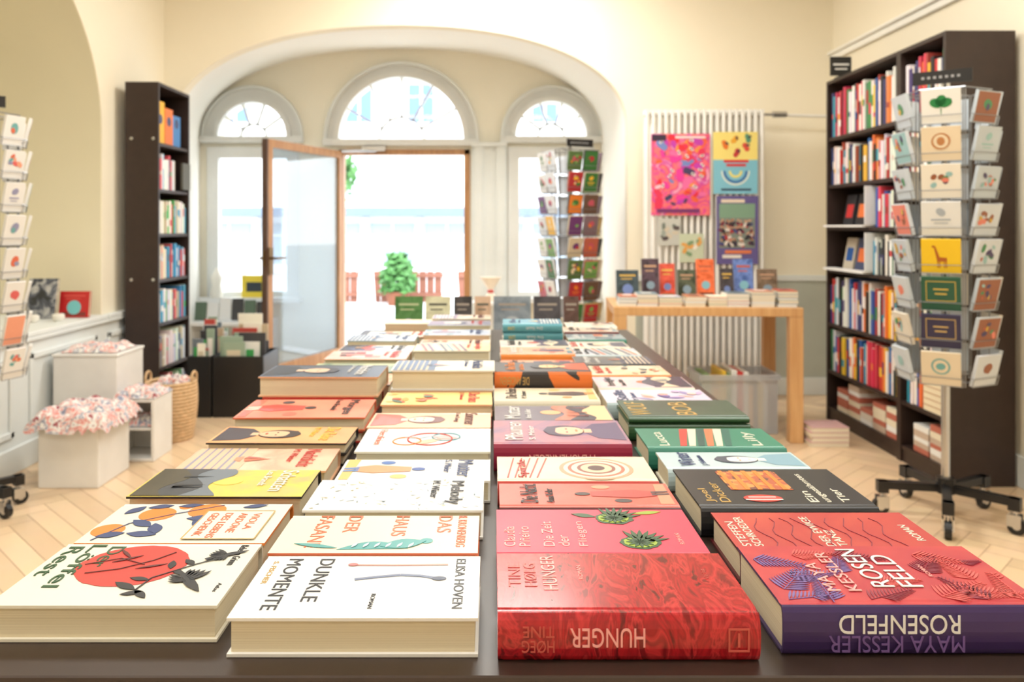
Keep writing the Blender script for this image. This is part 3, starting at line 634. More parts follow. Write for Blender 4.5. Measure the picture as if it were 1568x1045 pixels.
a=MB(); bo=art('a_building',[c(230,120,60),c(110,60,50),c(236,150,80),c(180,90,60)],'vor',90,1,interp='CONSTANT'); a.box(.305,.385,1.02,1.095,z,z+.0004,bo)
for k in range(5): a.box(.308+k*.016,.314+k*.016,1.02,1.098,z+.0005,z+.0008,orange)
a.disc(.335,.988,z+.0002,.024,redc,ry=.013); a.box(.312,.358,.981,.984,z+.0005,z+.0007,wht); a.box(.318,.352,.990,.993,z+.0005,z+.0007,wht); a.obj('cover_art',parent=b)
for s,x,w in (('Joel',.275,.05),('Dicker',.292,.075)): text(s,x,.975,z,w,.012,gold,'B',b,'author')
for s,x,w in (('Ein',.40,.04),('ungez\u00e4hmtes',.418,.11),('Tier',.44,.05)): text(s,x,.975,z,w,.011,ivory,'B',b)
b=book(.246,.450,1.118,1.205,TZ,.032,-1,art('a_lb',[c(190,210,216),c(170,196,204)],'noise',8,9),lblue,ivory,dc=(((240,230,215),(130,170,190),(226,232,230),(70,80,100),(226,150,110)),navy,'portrait'))
b=book(.238,.450,1.218,1.340,TZ,.034,-1,art('a_tealg2',[c(28,120,98),c(36,130,106)],'noise',5,14),tealg); z=TZ+.0342
a=MB()
for k,cc in enumerate(((200,60,50),(226,216,196),(20,80,76),(226,120,80),(226,216,196),(30,100,90))): a.flat([(.29+k*.014,1.232),(.30+k*.014,1.232),(.325+k*.014,1.335),(.311+k*.014,1.335)],z,VB,c(*cc))
a.obj('cover_art',parent=b); text('Lilly',.425,1.235,z,.08,.022,ivory,'B',b); text('Lucca',.275,1.235,z,.08,.016,ivory,'B',b)
b=book(.236,.448,1.385,1.52,TZ,.030,-1,ivory,dgreen)
b2=book(.236,.446,1.385,1.52,TZ+.0305,.012,-1,art('a_dg',[c(48,70,56),c(58,84,66)],'noise',10,17),dgreen); text('WOLF',.28,1.40,TZ+.0428,.10,.035,gold,'B',b2); text('BOB',.36,1.40,TZ+.0428,.10,.035,gold,'B',b2)
book(.22,.430,1.535,1.66,TZ,.034,-1,art('a_lav',[c(200,190,216),c(214,208,222)],'noise',7,18),lblue,ivory,dc=(((236,170,150),(150,140,190),(190,170,210),(120,110,170),(236,200,190)),navy,'botanic'))
for i,(x0,x1,y_,T,cl,sd) in enumerate(((.222,.425,1.675,.034,[c(226,196,196),c(190,180,195)],ivory),(.215,.405,1.81,.036,[c(226,214,190),c(222,186,146)],orange),(.205,.40,1.95,.036,[c(80,82,90),c(120,110,100)],blk),(.195,.39,2.09,.036,[c(226,220,210),c(180,186,196)],lblue),(.20,.385,2.23,.034,[c(200,190,180),c(226,216,200)],yel),(.225,.40,2.38,.036,[c(90,110,120),c(170,180,180)],tealg),(.225,.40,2.53,.040,[c(210,200,190),c(190,160,130)],maroon),(.05,.23,2.68,.040,[c(150,150,150),c(220,210,200)],ivory),(.25,.42,2.69,.036,[c(226,216,196),c(190,180,170)],ivory))):
    book(x0,x1,y_,y_+.125,TZ,T,-1,art('a_j%d'%i,cl,'noise',13,50+i),sd,ivory,rot=random.uniform(-.6,.6),dc=(((210,110,70),(70,70,90),(230,210,180),(50,54,70),(90,120,130)),(ink,redc,wht)[i%3],MOT[(i*2)%7]))
# display table
mb=MB(); mb.box(-.468,.488,.66,2.90,.737,TZ-.0005,tabletop); mb.box(-.44,.46,.69,2.87,.62,.737,dkbrown)
for x in (-.455,.405):
    for y_ in (.68,1.75,2.81): mb.box(x,x+.07,y_,y_+.07,0,.737,dkbrown)
mb.obj('display_table',bevel=.003)
mb=MB(); mb.box(-.52,.47,3.15,3.85,.60,.635,tabletop)
for x in (-.50,.39):
    for y_ in (3.17,3.77): mb.box(x,x+.06,y_,y_+.06,0,.60,dkbrown)
mb.obj('low_display_table',bevel=.003)
def upright(x,y_,z,w,h,t,cov,back=12,name='upright_book',lab=None):
    mb=MB(); mb.box(-w/2,w/2,0,.003,0,h,cov); mb.box(-w/2+.002,w/2-.002,.003,t-.003,.003,h-.003,pagesM); mb.box(-w/2,w/2,t-.003,t,0,h,cov); mb.box(-w/2,-w/2+.003,.003,t-.003,0,h,cov)
    if lab:
        mb.box(-w*.36,w*.36,-.0006,0,h*.80,h*.85,V,c(*lab)); mb.box(-w*.3,w*.2,-.0006,0,h*.70,h*.73,V,c(*lab)); mb.cyl((0,-.0008,h*.38),(0,0,h*.38),w*.24,V,n=14,col=c(*[255-q*.6 for q in lab]))
        mb.box(-w*.4,w*.4,-.0005,0,h*.05,h*.2,V,c(*[q*.6 for q in lab]))
    M=Matrix.Translation((x,y_,z+.001+t*math.sin(math.radians(back))))@Matrix.Rotation(math.radians(-back),4,'X')
    return mb.obj(name,M=M)
xs=[(603,647,(60,110,50)),(650,690,(196,194,164)),(694,723,(46,42,44)),(726,752,(186,156,130)),(755,814,(120,132,142)),(817,860,(52,50,58)),(863,888,(74,46,40))]
for i,(u0,u1,cc) in enumerate(xs):
    Y=3.5; X0=(u0-755)*Y/1219; X1=(u1-755)*Y/1219
    k=art('up%d'%i,[c(*cc),c(*[min(255,q+18) for q in cc]),c(*[max(0,q-20) for q in cc])],'noise',10,i)
    upright((X0+X1)/2,Y,.636,X1-X0-.004,.205,.022,k,10,lab=(170,180,140) if i in (0,) else ((90,90,80) if i in(1,3) else (150,140,130)))
mb=MB()
for i in range(14):
    x=-.5+.067*i; hh=random.uniform(.02,.06); g=random.choice([(236,226,200),(230,230,225),(210,190,160)])
    if i%2==0: mb.box(x,x+.12,3.2,3.36,.6355,.6355+hh,V,c(*g)); mb.box(x-.001,x+.121,3.199,3.361,.6355+hh,.6385+hh,V,c(random.randint(60,220),random.randint(60,200),random.randint(60,200)))
mb.obj('book_piles')

# ---------------------------------------------------------------- bookcases
def bookcase(name,xf,xb,y0,y1,H,shelves,bolts=False,divs=()):
    mb=MB(); t=.02; xa,xc=min(xf,xb),max(xf,xb)
    mb.box(xa,xc,y0,y0+t,0,H,dkbrown); mb.box(xa,xc,y1-t,y1,0,H,dkbrown)
    mb.box(xa,xc,y0+t,y1-t,H-t,H,dkbrown)
    bx=(xb-.008,xb) if xb>xf else (xb,xb+.008)
    mb.box(bx[0],bx[1],y0+t,y1-t,0,H-t,dkbrown)
    for d_ in divs: mb.box(xa,xc,d_-.02,d_+.02,0,H-t,dkbrown)
    sx=(xf+.005,xb-.008) if xb>xf else (xb+.008,xf-.005)
    for z in shelves: mb.box(sx[0],sx[1],y0+t,y1-t,z-t,z,dkbrown)
    mb.box(sx[0]+.005,sx[1]-.01,y0+t,y1-t,0,max(.01,shelves[0]-t),dkbrown)
    if bolts:
        for z in (1.68,.835):
            for x in (xa+.04,xc-.03): mb.cyl((x,y0,z),(x,y0-.006,z),.010,chrome)
    return mb.obj(name,bevel=.0015)
SR=[.08,.30,.58,.90,1.15,1.40,1.68]
bookcase('bookcase',2.0,2.31,3.52,4.78,2.02,SR,divs=(3.93,))
SL=[.07,.30,.57,.835,1.11,1.38,1.66]
bookcase('bookcase',-2.0,-2.2,4.76,5.25,2.02,SL,bolts=True)
palR=[(30,34,44),(240,237,230),(40,90,160),(200,50,50),(50,150,170),(230,120,60),(244,240,232),(28,28,30),(210,60,80),(205,208,212),(240,238,232),(70,130,80),(60,60,110),(240,190,60),(230,225,215),(160,60,50)]
palL=[(60,150,190),(240,240,240),(244,240,232),(210,80,80),(70,170,90),(225,226,230),(90,110,130),(210,200,176),(240,238,235)]
def fill(mb,xf,sgn,y0,y1,z,hmax,pal,dens=1.0,depth=.15):
    y=y0+.004
    while y<y1-.012:
        t=random.uniform(.014,.034)
        if y+t>y1-.003: break
        if random.random()<dens:
            h=hmax*random.uniform(.76,.97); d=random.uniform(depth*.85,depth); o=random.uniform(.008,.022)
            cc=c(*[max(0,min(255,q+random.randint(-10,10))) for q in random.choice(pal)])
            xa=xf+sgn*o; xb=xf+sgn*(o+d)
            mb.box(min(xa,xb),max(xa,xb),y,y+t-.001,z+.0005,z+h,V,cc)
            if random.random()<.7:
                c2=c(*random.choice(pal)); zz=z+h*random.uniform(.2,.6); xq=xa-sgn*.0006
                mb.box(min(xq,xa),max(xq,xa),y+.002,y+t-.003,zz,zz+h*random.uniform(.1,.3),V,c2)
            mb.box(min(xa,xb)+.003,max(xa,xb)-.003,y+.002,y+t-.003,z+h,z+h+.0005,V,c(235,225,200))
        y+=t
mb=MB(); tops=SR[1:]+[2.0]
for i,z in enumerate(SR):
    hm=tops[i]-z-.03
    for (ya,yb) in ((3.54,3.91),(3.95,4.76)):
        if i in (3,4):
            fill(mb,2.0,1,ya,ya+(yb-ya)*.33,z,hm*1.0,palR,1,.17)
            y=ya+(yb-ya)*.37
            while y+.13<yb:
                cc=c(*random.choice([(70,80,110),(40,40,44),(190,120,60),(90,110,120),(200,190,170)])); M=Matrix.Translation((2.05,y,z+.001))@Matrix.Rotation(math.radians(10),4,'Y')
                mb.box(0,.022,0,.125,0.006,min(.19,hm),V,cc,M); mb.box(-.001,0,.02,.10,hm*.25,hm*.6,V,c(*random.choice(palR)),M)
                y+=.15
            mb.box(1.965,2.03,ya+(yb-ya)*.36,yb-.02,z+.0005,z+.012,V,c(240,240,238))
            mb.box(1.975,2.12,ya+(yb-ya)*.345,ya+(yb-ya)*.355,z+.012,z+hm,V,c(238,238,236))
        elif i==0:
            y=ya+.01
            while y+.14<yb:
                zz=z+.0005
                for k in range(random.randint(3,6)):
                    t=random.uniform(.02,.035)
                    if zz+t>z+hm: break
                    mb.box(2.02,2.18,y,y+.13,zz,zz+t-.001,V,c(*random.choice([(236,226,200),(230,224,210),(200,180,160),(240,240,235),(190,110,90)]))); zz+=t
                y+=.145
        elif i==1 and ya<3.6:
            zz=z+.0005
            for k in range(8):
                mb.box(2.01,2.2,3.56,3.72,zz,zz+.026,V,c(240,228,196)); mb.box(2.008,2.202,3.559,3.721,zz+.026,zz+.029,V,c(190,150,110)); zz+=.029
            fill(mb,2.0,1,3.74,3.90,z,hm,palR)
        else: fill(mb,2.0,1,ya,yb,z,hm,palR,.98,.17)
mb.obj('shelf_books')
mb=MB(); tops=SL[1:]+[2.0]
for i,z in enumerate(SL):
    hm=tops[i]-z-.03
    if i==6:
        for k,(cc,y) in enumerate((((240,180,40),4.80),((230,120,50),4.93),((70,130,190),5.05))): mb.box(-2.05,-2.03,y,y+.12,z+.0005,z+.26-.03*k,V,c(*cc)); mb.cyl((-2.03,y+.06,z+.15),(-2.029,y+.06,z+.15),.03,V,n=14,col=c(60,70,110))
    else: fill(mb,-2.0,-1,4.78,4.78+(.45 if i!=5 else .3),z,hm*.9,palL,.97,.15)
mb.box(-2.0,-1.985,5.10,5.22,1.39,1.56,V,c(90,90,80))
mb.obj('shelf_books')
sgn=MB(); sgn.box(1.95,2.07,4.60,4.612,2.026,2.135,black); sgn.box(1.965,2.055,4.598,4.6,2.085,2.095,white); sgn.box(1.975,2.045,4.598,4.6,2.06,2.068,white); sgn.box(2.001,2.04,4.60,4.68,2.0205,2.026,black); sgn.obj('shelf_sign')

# ---------------------------------------------------------------- radiator + posters + pipe
radm=mat('radiator_enamel',c(240,238,232),.35)
mb=MB(); n=19; x0,x1=1.0,1.80
for k in range(n):
    x=x0+.02+k*(x1-x0-.04)/(n-1)
    for yy in (5.27,5.335): mb.cyl((x,yy,.17),(x,yy,1.91),.0125,radm,n=8)
    mb.box(x-.012,x+.012,5.262,5.345,1.90,1.93,radm); mb.box(x-.012,x+.012,5.262,5.345,.14,.18,radm)
mb.cyl((x0,5.30,1.90),(x1,5.30,1.90),.017,radm); mb.cyl((x0,5.30,.17),(x1,5.30,.17),.017,radm)
for x in (x0+.1,x1-.1): mb.cyl((x,5.34,.3),(x,YB-.036,.3),.01,radm); mb.cyl((x,5.34,1.7),(x,YB-.01,1.7),.01,radm)
mb.cyl((x1,5.30,1.90),(x1+.10,5.30,1.90),.010,chrome); mb.cyl((x1+.06,5.30,1.90),(x1+.15,5.30,1.90),.022,chrome); mb.cyl((x1+.15,5.30,1.895),(XR,5.30,1.885),.011,radm)
mb.obj('radiator',smooth=True)
def poster(x0,x1,z0,z1,mt,y=5.25,extra=None,name='poster'):
    mb=MB(); mb.box(x0,x1,y,y+.003,z0,z1,mt)
    if extra: extra(mb,y)
    return mb.obj(name)
def PX(u,Y=5.25): return (u-755)*Y/1219
def PZ(v,Y=5.25): return 1.15-(v-348)*Y/1219
pk2=art('poster_pink2',[c(236,80,150),c(250,130,120),c(240,90,120),c(210,70,170),c(245,170,190)],'noise',9,5,dist=2)
def blob(mb,x,z,y,r,cc,n=11,j=.35):
    pts=[];ph=random.uniform(0,6)
    for k in range(n):
        t=2*math.pi*k/n; q=r*(1+j*math.sin(2*t+ph)+random.uniform(-.12,.12)); pts.append((x+q*math.cos(t),y,z+q*math.sin(t)))
    mb.add(pts,[tuple(range(n))[::-1]],V,c(*cc))
def ex1(mb,y):
    random.seed(4)
    for k in range(60):
        x=random.uniform(1.085,1.39); z=random.uniform(1.30,1.74); r=random.uniform(.012,.036)
        blob(mb,x,z,y-.0008-k*.00004,r,random.choice([(250,150,70),(232,50,90),(70,60,100),(250,200,215),(240,100,60),(236,60,160),(200,60,180),(240,110,170),(120,140,200),(235,40,60)]))
    for k in range(14): x=random.uniform(1.09,1.38); z=random.uniform(1.30,1.73); blob(mb,x,z,y-.0034,.012,(250,235,230)); blob(mb,x,z,y-.0036,.006,(40,40,60))
    mb.box(1.0475,1.14,y-.0038,y,1.72,1.76,V,c(50,36,60)); mb.box(1.08,1.36,y-.0038,y,1.245,1.27,V,c(120,50,110)); mb.box(1.20,1.40,y-.0038,y,1.735,1.75,V,c(250,220,220))
poster(PX(997),PX(1087),PZ(330),PZ(205),pk2,extra=ex1)
def ex2(mb,y):
    random.seed(5)
    mb.box(PX(1092),PX(1160),y-.0005,y,PZ(297),PZ(245),V,c(130,196,216)); cx,cz=PX(1126),PZ(262)
    for r1,r2,cc in ((.03,.045,(240,225,120)),(.065,.08,(60,110,170)),(.085,.095,(230,235,225))): mb.arcband(cx,cz,r1,r2,y-.0015,y-.0005,math.pi,2*math.pi,14,V,c(*cc))
    for x,z,cc in ((PX(1110),PZ(222),(230,120,40)),(PX(1142),PZ(225),(220,80,60)),(PX(1125),PZ(214),(236,170,50)),(PX(1128),PZ(234),(200,60,60)),(PX(1145),PZ(212),(90,150,120))):
        blob(mb,x,z,y-.0012,.024,cc); blob(mb,x+.012,z+.01,y-.0014,.010,(60,60,70))
    for k,(u0,u1) in enumerate(((1108,1146),(1112,1142))): mb.box(PX(u0),PX(u1),y-.0018,y,PZ(249+k*6),PZ(245+k*6),V,c(210,50,60))
    mb.box(PX(1104),PX(1150),y-.0018,y,PZ(292),PZ(289),V,c(40,60,90))
poster(PX(1092),PX(1160),PZ(297),PZ(202),pm('posteryellow',246,226,130),extra=ex2)
def ex3(mb,y):
    random.seed(6)
    mb.box(PX(1101),PX(1156),y-.001,y,PZ(380),PZ(312),V,c(130,140,130)); mb.box(PX(1101),PX(1156),y-.0012,y,PZ(334),PZ(312),V,c(130,165,140))
    for k in range(60):
        row=k%4; u=random.uniform(1104,1153); v=338+row*10+random.uniform(-2,2)
        blob(mb,PX(u),PZ(v+6),y-.0016-k*.00001-row*.0003,.014,random.choice([(120,40,60),(60,50,70),(70,80,130),(180,60,60),(230,220,210),(50,50,54)])); blob(mb,PX(u),PZ(v),y-.0018-row*.0003,.007,(216,166,136),j=.1)
    for k,(u0,u1,v) in enumerate(((1104,1140,308),(1110,1150,386),(1106,1135,393))): mb.box(PX(u0),PX(u1),y-.002,y,PZ(v+2.5),PZ(v-2.5),V,c(*((236,220,200),(230,130,80),(236,230,220))[k]))
poster(PX(1097),PX(1161),PZ(405),PZ(300),pm('posterpurple',104,94,150),extra=ex3)
def ex4(mb,y):
    random.seed(8)
    for k in range(9): blob(mb,PX(random.uniform(1014,1036)),PZ(random.uniform(345,366)),y-.001-k*.0001,.018,random.choice([(120,130,120),(90,80,80),(210,200,180),(160,170,160)]))
poster(PX(1008),PX(1042),PZ(376),PZ(335),pm('postergrey',200,202,194),extra=ex4)
def ex5(mb,y):
    random.seed(9)
    for k in range(9): blob(mb,PX(random.uniform(1046,1071)),PZ(random.uniform(368,395)),y-.001-k*.0001,.018,random.choice([(130,160,120),(230,170,90),(240,235,220),(110,150,140)]))
poster(PX(1040),PX(1077),PZ(402),PZ(358),pm('postergreen',204,214,186),y=5.245,extra=ex5)
random.seed(31)
# ---------------------------------------------------------------- oak table with books
Mt=Matrix.Translation((1.17,4.55,0))@Matrix.Rotation(math.radians(-4),4,'Z')
mb=MB(); mb.box(-.50,.50,-.29,.30,.672,.72,oak,M=Mt)
for x in (-.50,.43):
    for y_ in (-.29,.23): mb.box(x,x+.07,y_,y_+.07,0,.672,oak,M=Mt)
mb.obj('oak_table',bevel=.004)
mb=MB()
def W(cx,cy,w,d,z0,z1,cc):
    M=Mt@Matrix.Translation((cx,cy,0)); mb.box(-w/2,w/2,-d/2,d/2,z0,z1,V,c(*cc),M)
x=-.42
while x<.48:
    w=random.uniform(.10,.13); k=random.randint(3,5); z=.7205
    for j in range(k):
        t=random.uniform(.013,.02); W(x+random.uniform(-.004,.004),-.18,w*.95,.15,z,z+t-.0022,random.choice([(236,230,218),(232,224,204),(230,232,230)])); W(x,-.18,w*.955,.152,z+t-.0022,z+t-.0004,random.choice([(200,80,70),(90,120,150),(220,190,140),(236,230,220),(60,60,70),(150,170,140)])); z+=t
    W(x,-.18,w*.93,.148,z,z+.003,random.choice([(226,200,180),(200,130,100),(190,190,200),(236,226,200),(120,140,150),(200,90,80)])); W(x,-.18,w*.5,.05,z+.003,z+.0035,random.choice([(240,236,226),(60,60,70)])); x+=w+.006
mb.obj('book_piles')
bk=[(945,980,415,(40,60,70)),(983,1010,397,(60,40,56)),(1012,1036,405,(210,70,50)),(1038,1066,414,(60,70,50)),(1069,1097,398,(226,100,50)),(1103,1124,412,(50,44,50)),(1127,1157,398,(90,120,190)),(1160,1191,413,(110,90,70))]
for i,(u0,u1,v,cc) in enumerate(bk):
    Y=4.56; X0=(u0-755)*Y/1219; X1=(u1-755)*Y/1219; zt=1.15-(v-348)*Y/1219
    k=art('tb%d'%i,[c(*cc),c(*[min(255,q+30) for q in cc]),c(*[max(0,q-20) for q in cc])],'noise',16,i+3)
    upright((X0+X1)/2,4.58-(i%2)*.03,.7205,X1-X0-.003,zt-.72,.02,k,8,lab=random.choice([(200,160,130),(230,190,90),(200,100,70)]))
tub=glassy('frosted_plastic',tint=c(240,242,244),gl=.08,extra=.30,rough=.3,ecol=c(235,238,240))
mb=MB(); x0,x1,y0,y1=1.16,1.58,4.42,4.70
for (a_,b_,c_,d_) in ((x0,x1,y0,y0+.004),(x0,x1,y1-.004,y1),(x0,x0+.004,y0+.004,y1-.004),(x1-.004,x1,y0+.004,y1-.004)): mb.box(a_,b_,c_,d_,.004,.32,tub)
mb.box(x0,x1,y0,y1,0.0,.004,tub)
mb.box(x0-.015,x1+.015,y0-.015,y0,.30,.33,tub); mb.box(x0-.015,x1+.015,y1,y1+.015,.30,.33,tub); mb.box(x1,x1+.015,y0,y1,.30,.33,tub); mb.box(x0-.015,x0,y0,y1,.30,.33,tub)
tb=mb.obj('storage_bin')
mb=MB(); x=x0+.02
while x<x1-.05:
    t=random.uniform(.02,.04); h=random.uniform(.24,.36); mb.box(x,x+t-.002,y0+.02,y1-.03,.006,h,V,c(*random.choice([(220,60,50),(240,200,60),(240,240,235),(60,60,70),(120,160,90),(240,170,60)]))); x+=t
mb.obj('bin_books',parent=tb)
mb=MB(); z=.0005
for k in range(4):
    mb.box(1.66+.01*(k%2),1.86,4.16,4.32,z,z+.022,V,c(238,228,206)); mb.box(1.658+.01*(k%2),1.862,4.158,4.322,z+.022,z+.025,V,c(*random.choice([(220,180,180),(200,200,210),(180,90,90)]))); z+=.0255
mb.obj('floor_book_pile')

# ---------------------------------------------------------------- card spinners
def spinner(x,y,rot=0,scale=1,pal=None,bg=None,rows=8,ztop=1.68,seed=1,header=True,faces=8,cols=1,ap=.17,cw=.054,pitch=.145,arm=.24,front=None,bgf=None,full=.2,phase=.35):
    random.seed(seed)
    pal=pal or [(220,120,60),(60,120,90),(230,190,70),(200,70,80),(90,130,180)]
    bg=bg or [(244,242,236)]
    mb=MB()
    M0=Matrix.Translation((x,y,0))@Matrix.Rotation(math.radians(rot),4,'Z')@Matrix.Scale(scale,4)
    mb.cyl((0,0,.10),(0,0,ztop+.06),.016,chrome,n=12,M=M0)
    mb.cyl((0,0,.10),(0,0,.16),.035,black,n=14,M=M0)
    for k in range(5):
        t=2*math.pi*k/5+phase
        Mk=M0@Matrix.Rotation(t,4,'Z')
        mb.box(.0,arm,-.016,.016,.105,.135,black,M=Mk); mb.box(arm-.035,arm+.005,-.02,.02,.09,.135,black,M=Mk)
        mb.cyl((arm-.015,0,.06),(arm-.015,0,.10),.009,chrome,M=Mk)
        mb.box(arm-.038,arm+.008,-.02,-.014,.03,.075,chrome,M=Mk); mb.box(arm-.038,arm+.008,.014,.02,.03,.075,chrome,M=Mk)
        mb.cyl((arm-.008,-.012,.0325),(arm-.008,.012,.0325),.032,black,n=18,M=Mk); mb.cyl((arm-.008,-.0135,.0325),(arm-.008,.0135,.0325),.014,chrome,n=12,M=Mk)
    z0=ztop-rows*pitch
    R=ap/math.cos(math.pi/faces)*.95
    for zz in (z0+.02,(z0+ztop)/2,ztop):
        for k in range(faces):
            o=math.pi/faces-math.pi/2; t=2*math.pi*k/faces+o; t2=2*math.pi*(k+1)/faces+o
            mb.cyl((R*math.cos(t),R*math.sin(t),zz),(R*math.cos(t2),R*math.sin(t2),zz),.003,wire,n=5,M=M0)
            if faces<=4 or k%2==0: mb.cyl((0,0,zz),(R*math.cos(t),R*math.sin(t),zz),.003,wire,n=5,M=M0)
    for k in range(faces):
        t=2*math.pi*k/faces
        for q_ in range(cols):
            cx=(q_-(cols-1)/2)*(2*cw+.014)
            Mk=M0@Matrix.Rotation(t,4,'Z')@Matrix.Translation((cx,-ap,0))
            for sx in (-cw-.004,0,cw+.004): mb.cyl((sx,.012,z0),(sx,.012,ztop),.0022,wire,n=5,M=Mk)
            for r in range(rows):
                zb=z0+r*pitch+.008
                Mc=Mk@Matrix.Translation((0,-.002,zb))@Matrix.Rotation(math.radians(13),4,'X')
                w=cw; h=(pitch-.012)*random.choice([1,.97,.93])
                g=random.choice(bgf.get(k,bg) if bgf else bg); motif=random.random(); cc=random.choice(pal); fl=random.random()<full
                if front and k==0: g,cc,motif=front[rows-1-r]; fl=False; h=pitch-.012
                mb.box(-w,w,-.010,.003,0,h,VC,c(*g),Mc)
                yy=-.0105
                if fl: mb.box(-w*.94,w*.94,yy,-.010,.004,h-.004,VC,c(*cc),Mc); cc=random.choice(pal+[(250,245,235)])
                def bl(px,pz,r_,col,n=11,j=.15,dy=0):
                    ph=random.uniform(0,6); pts=[]
                    for i in range(n):
                        a_=2*math.pi*i/n; q=r_*(1+j*math.sin(2*a_+ph)); pts.append((px+q*math.cos(a_),yy-.0005-dy,pz+q*math.sin(a_)))
                    mb.add(pts,[tuple(range(n))],VC,c(*col),Mc)
                if motif=='giraffe':
                    mb.add([(p[0],yy-.0006,p[1]) for p in ((-.012,.045),(.02,.045),(.02,.06),(-.004,.062),(-.018,.105),(-.028,.108),(-.030,.100),(-.022,.098),(-.014,.055))],[tuple(range(9))],VC,c(*cc),Mc)
                    for px in (-.010,-.004,.012,.018): mb.box(px-.0015,px+.0015,yy-.0006,yy,.02,.047,VC,c(*cc),Mc)
                elif motif=='frame':
                    for a_,b_,d_,e_ in ((-.05,.05,.112,.115),(-.05,.05,.036,.039),(-.05,-.047,.036,.115),(.047,.05,.036,.115)): mb.box(a_,b_,yy-.0006,yy,d_,e_,VC,c(*cc),Mc)
                    mb.box(-.025,.025,yy-.0006,yy,.08,.086,VC,c(*cc),Mc); mb.box(-.02,.02,yy-.0006,yy,.062,.068,VC,c(*cc),Mc)
                elif motif=='leaf':
                    for s_ in (-1,0,1): bl(.016*s_,.078+(.008 if s_==0 else 0),.020,cc)
                    mb.box(-.0015,.0015,yy-.0006,yy,.035,.06,VC,c(*cc),Mc)
                elif motif=='dots':
                    for i in range(7): bl(random.uniform(-.028,.028),random.uniform(.05,.10),.011,random.choice(pal),8,dy=i*.0001)
                elif motif=='ring':
                    bl(0,.075,.032,cc,16,.02); bl(0,.075,.026,g,16,.02,.0003); bl(0,.075,.015,cc,12,.1,.0006)
                elif motif<.35: bl(0,h*.58,.022,cc); bl(random.uniform(-.015,.015),h*.5,.012,random.choice(pal),dy=.0004)
                elif motif<.7:
                    for j in range(8): bl(random.uniform(-w*.6,w*.6),random.uniform(.05,h-.025),random.uniform(.006,.015),random.choice(pal),8,.3,dy=j*.0001)
                else:
                    mb.box(-w*.5,w*.5,yy-.0006,yy,h*.45,h*.5,VC,c(*cc),Mc); bl(0,h*.7,.016,cc); mb.box(-w*.35,w*.35,yy-.0006,yy,h*.36,h*.39,VC,c(*cc),Mc)
                for zz in (.0,.032): mb.cyl((-w-.006,-.014,zz),(w+.006,-.014,zz),.0015,wire,n=5,M=Mc)
                for sx in (-w-.006,w+.006): mb.cyl((sx,-.014,0),(sx,-.014,.032),.0015,wire,n=5,M=Mc); mb.cyl((sx,-.014,.032),(sx,.01,.032),.0015,wire,n=5,M=Mc)
    if header:
        Mh=M0@Matrix.Translation((0,-ap+.02,0))
        mb.box(-.10,.10,-.006,.0,ztop+.02,ztop+.07,black,M=Mh)
        for i in range(7): mb.box(-.07+i*.02,-.060+i*.02,-.008,-.006,ztop+.040,ztop+.050,mat('sign_grey',c(150,150,150)),M=Mh)
        mb.box(-.004,.004,-.0,ap-.02,ztop+.035,ztop+.045,wire,M=Mh)
    return mb.obj('card_spinner_rack')
FR=[((236,235,230),(40,130,70),'leaf'),((232,214,184),(190,130,80),'ring'),((236,230,216),(200,130,70),'dots'),((228,230,230),(170,180,190),.8),((244,204,44),(180,100,40),'giraffe'),((40,92,72),(210,180,90),'frame'),((50,48,80),(200,170,110),'frame'),((226,212,186),(110,170,170),'ring')]
spinner(1.79,3.15,rot=-35,seed=11,pal=[(70,140,90),(210,170,60),(190,90,60),(150,90,60),(70,60,100),(150,190,190),(226,130,110)],bg=[(206,212,218),(196,204,210),(220,212,196),(190,200,208),(150,160,170)],faces=6,ap=.142,cw=.066,pitch=.142,arm=.25,front=FR,full=.25,phase=1.07)
spinner(-2.06,3.2,rot=30,scale=.9,seed=5,pal=[(220,100,100),(236,160,130),(110,170,170),(220,110,80),(150,150,180)],bg=[(232,230,226)],faces=8,ap=.16,cw=.05,full=.15,ztop=1.78,pitch=.147,arm=.17)
spinner(.52,5.40,rot=24,seed=8,scale=.99,pal=[(230,130,50),(240,190,60),(60,120,60),(180,50,60),(110,60,120),(200,90,110),(120,170,90),(236,220,190)],bg=[(70,66,62),(110,84,70),(210,196,170),(90,120,70),(190,100,80),(180,150,90),(130,110,120)],bgf={3:[(226,232,240),(236,238,240)],2:[(226,232,240)]},faces=4,cols=2,ap=.155,cw=.052,pitch=.145,full=.5)  # left and rear cards paler, backlight put into their colour
random.seed(21)
# ---------------------------------------------------------------- left side objects
boxw=mat('white_laminate',c(232,230,225),.4)
mb=MB(); mb.box(-2.0,-1.735,3.50,3.80,.0005,.276,boxw); mb.box(-2.005,-1.73,3.495,3.805,.276,.29,boxw); mb.obj('white_display_box',bevel=.004)
mb=MB(); mb.box(-2.2,-1.88,3.98,4.28,.0005,.50,boxw); mb.box(-2.205,-1.875,3.975,4.285,.50,.515,boxw)
mb.obj('white_display_box',bevel=.004)
mb=MB(); x0,x1,y0,y1=-1.868,-1.66,3.90,4.12; t=.015
mb.box(x0,x1,y0,y1,.0005,t,boxw); mb.box(x0,x1,y0,y1,.29,.305,boxw); mb.box(x0,x0+t,y0,y1,t,.29,boxw); mb.box(x1-t,x1,y0,y1,t,.29,boxw); mb.box(x0+t,x1-t,y1-t,y1,t,.29,boxw); mb.box(x0+t,x1-t,y0+.01,y1-t,.15,.162,boxw)
mb.obj('white_cube_shelf',bevel=.002)
fab=art('tote_fabric',[c(150,60,70),c(226,224,220),c(232,228,222),c(214,120,110),c(228,226,222),c(100,106,140),c(230,226,220)],'noise',22,7,rough=.8)
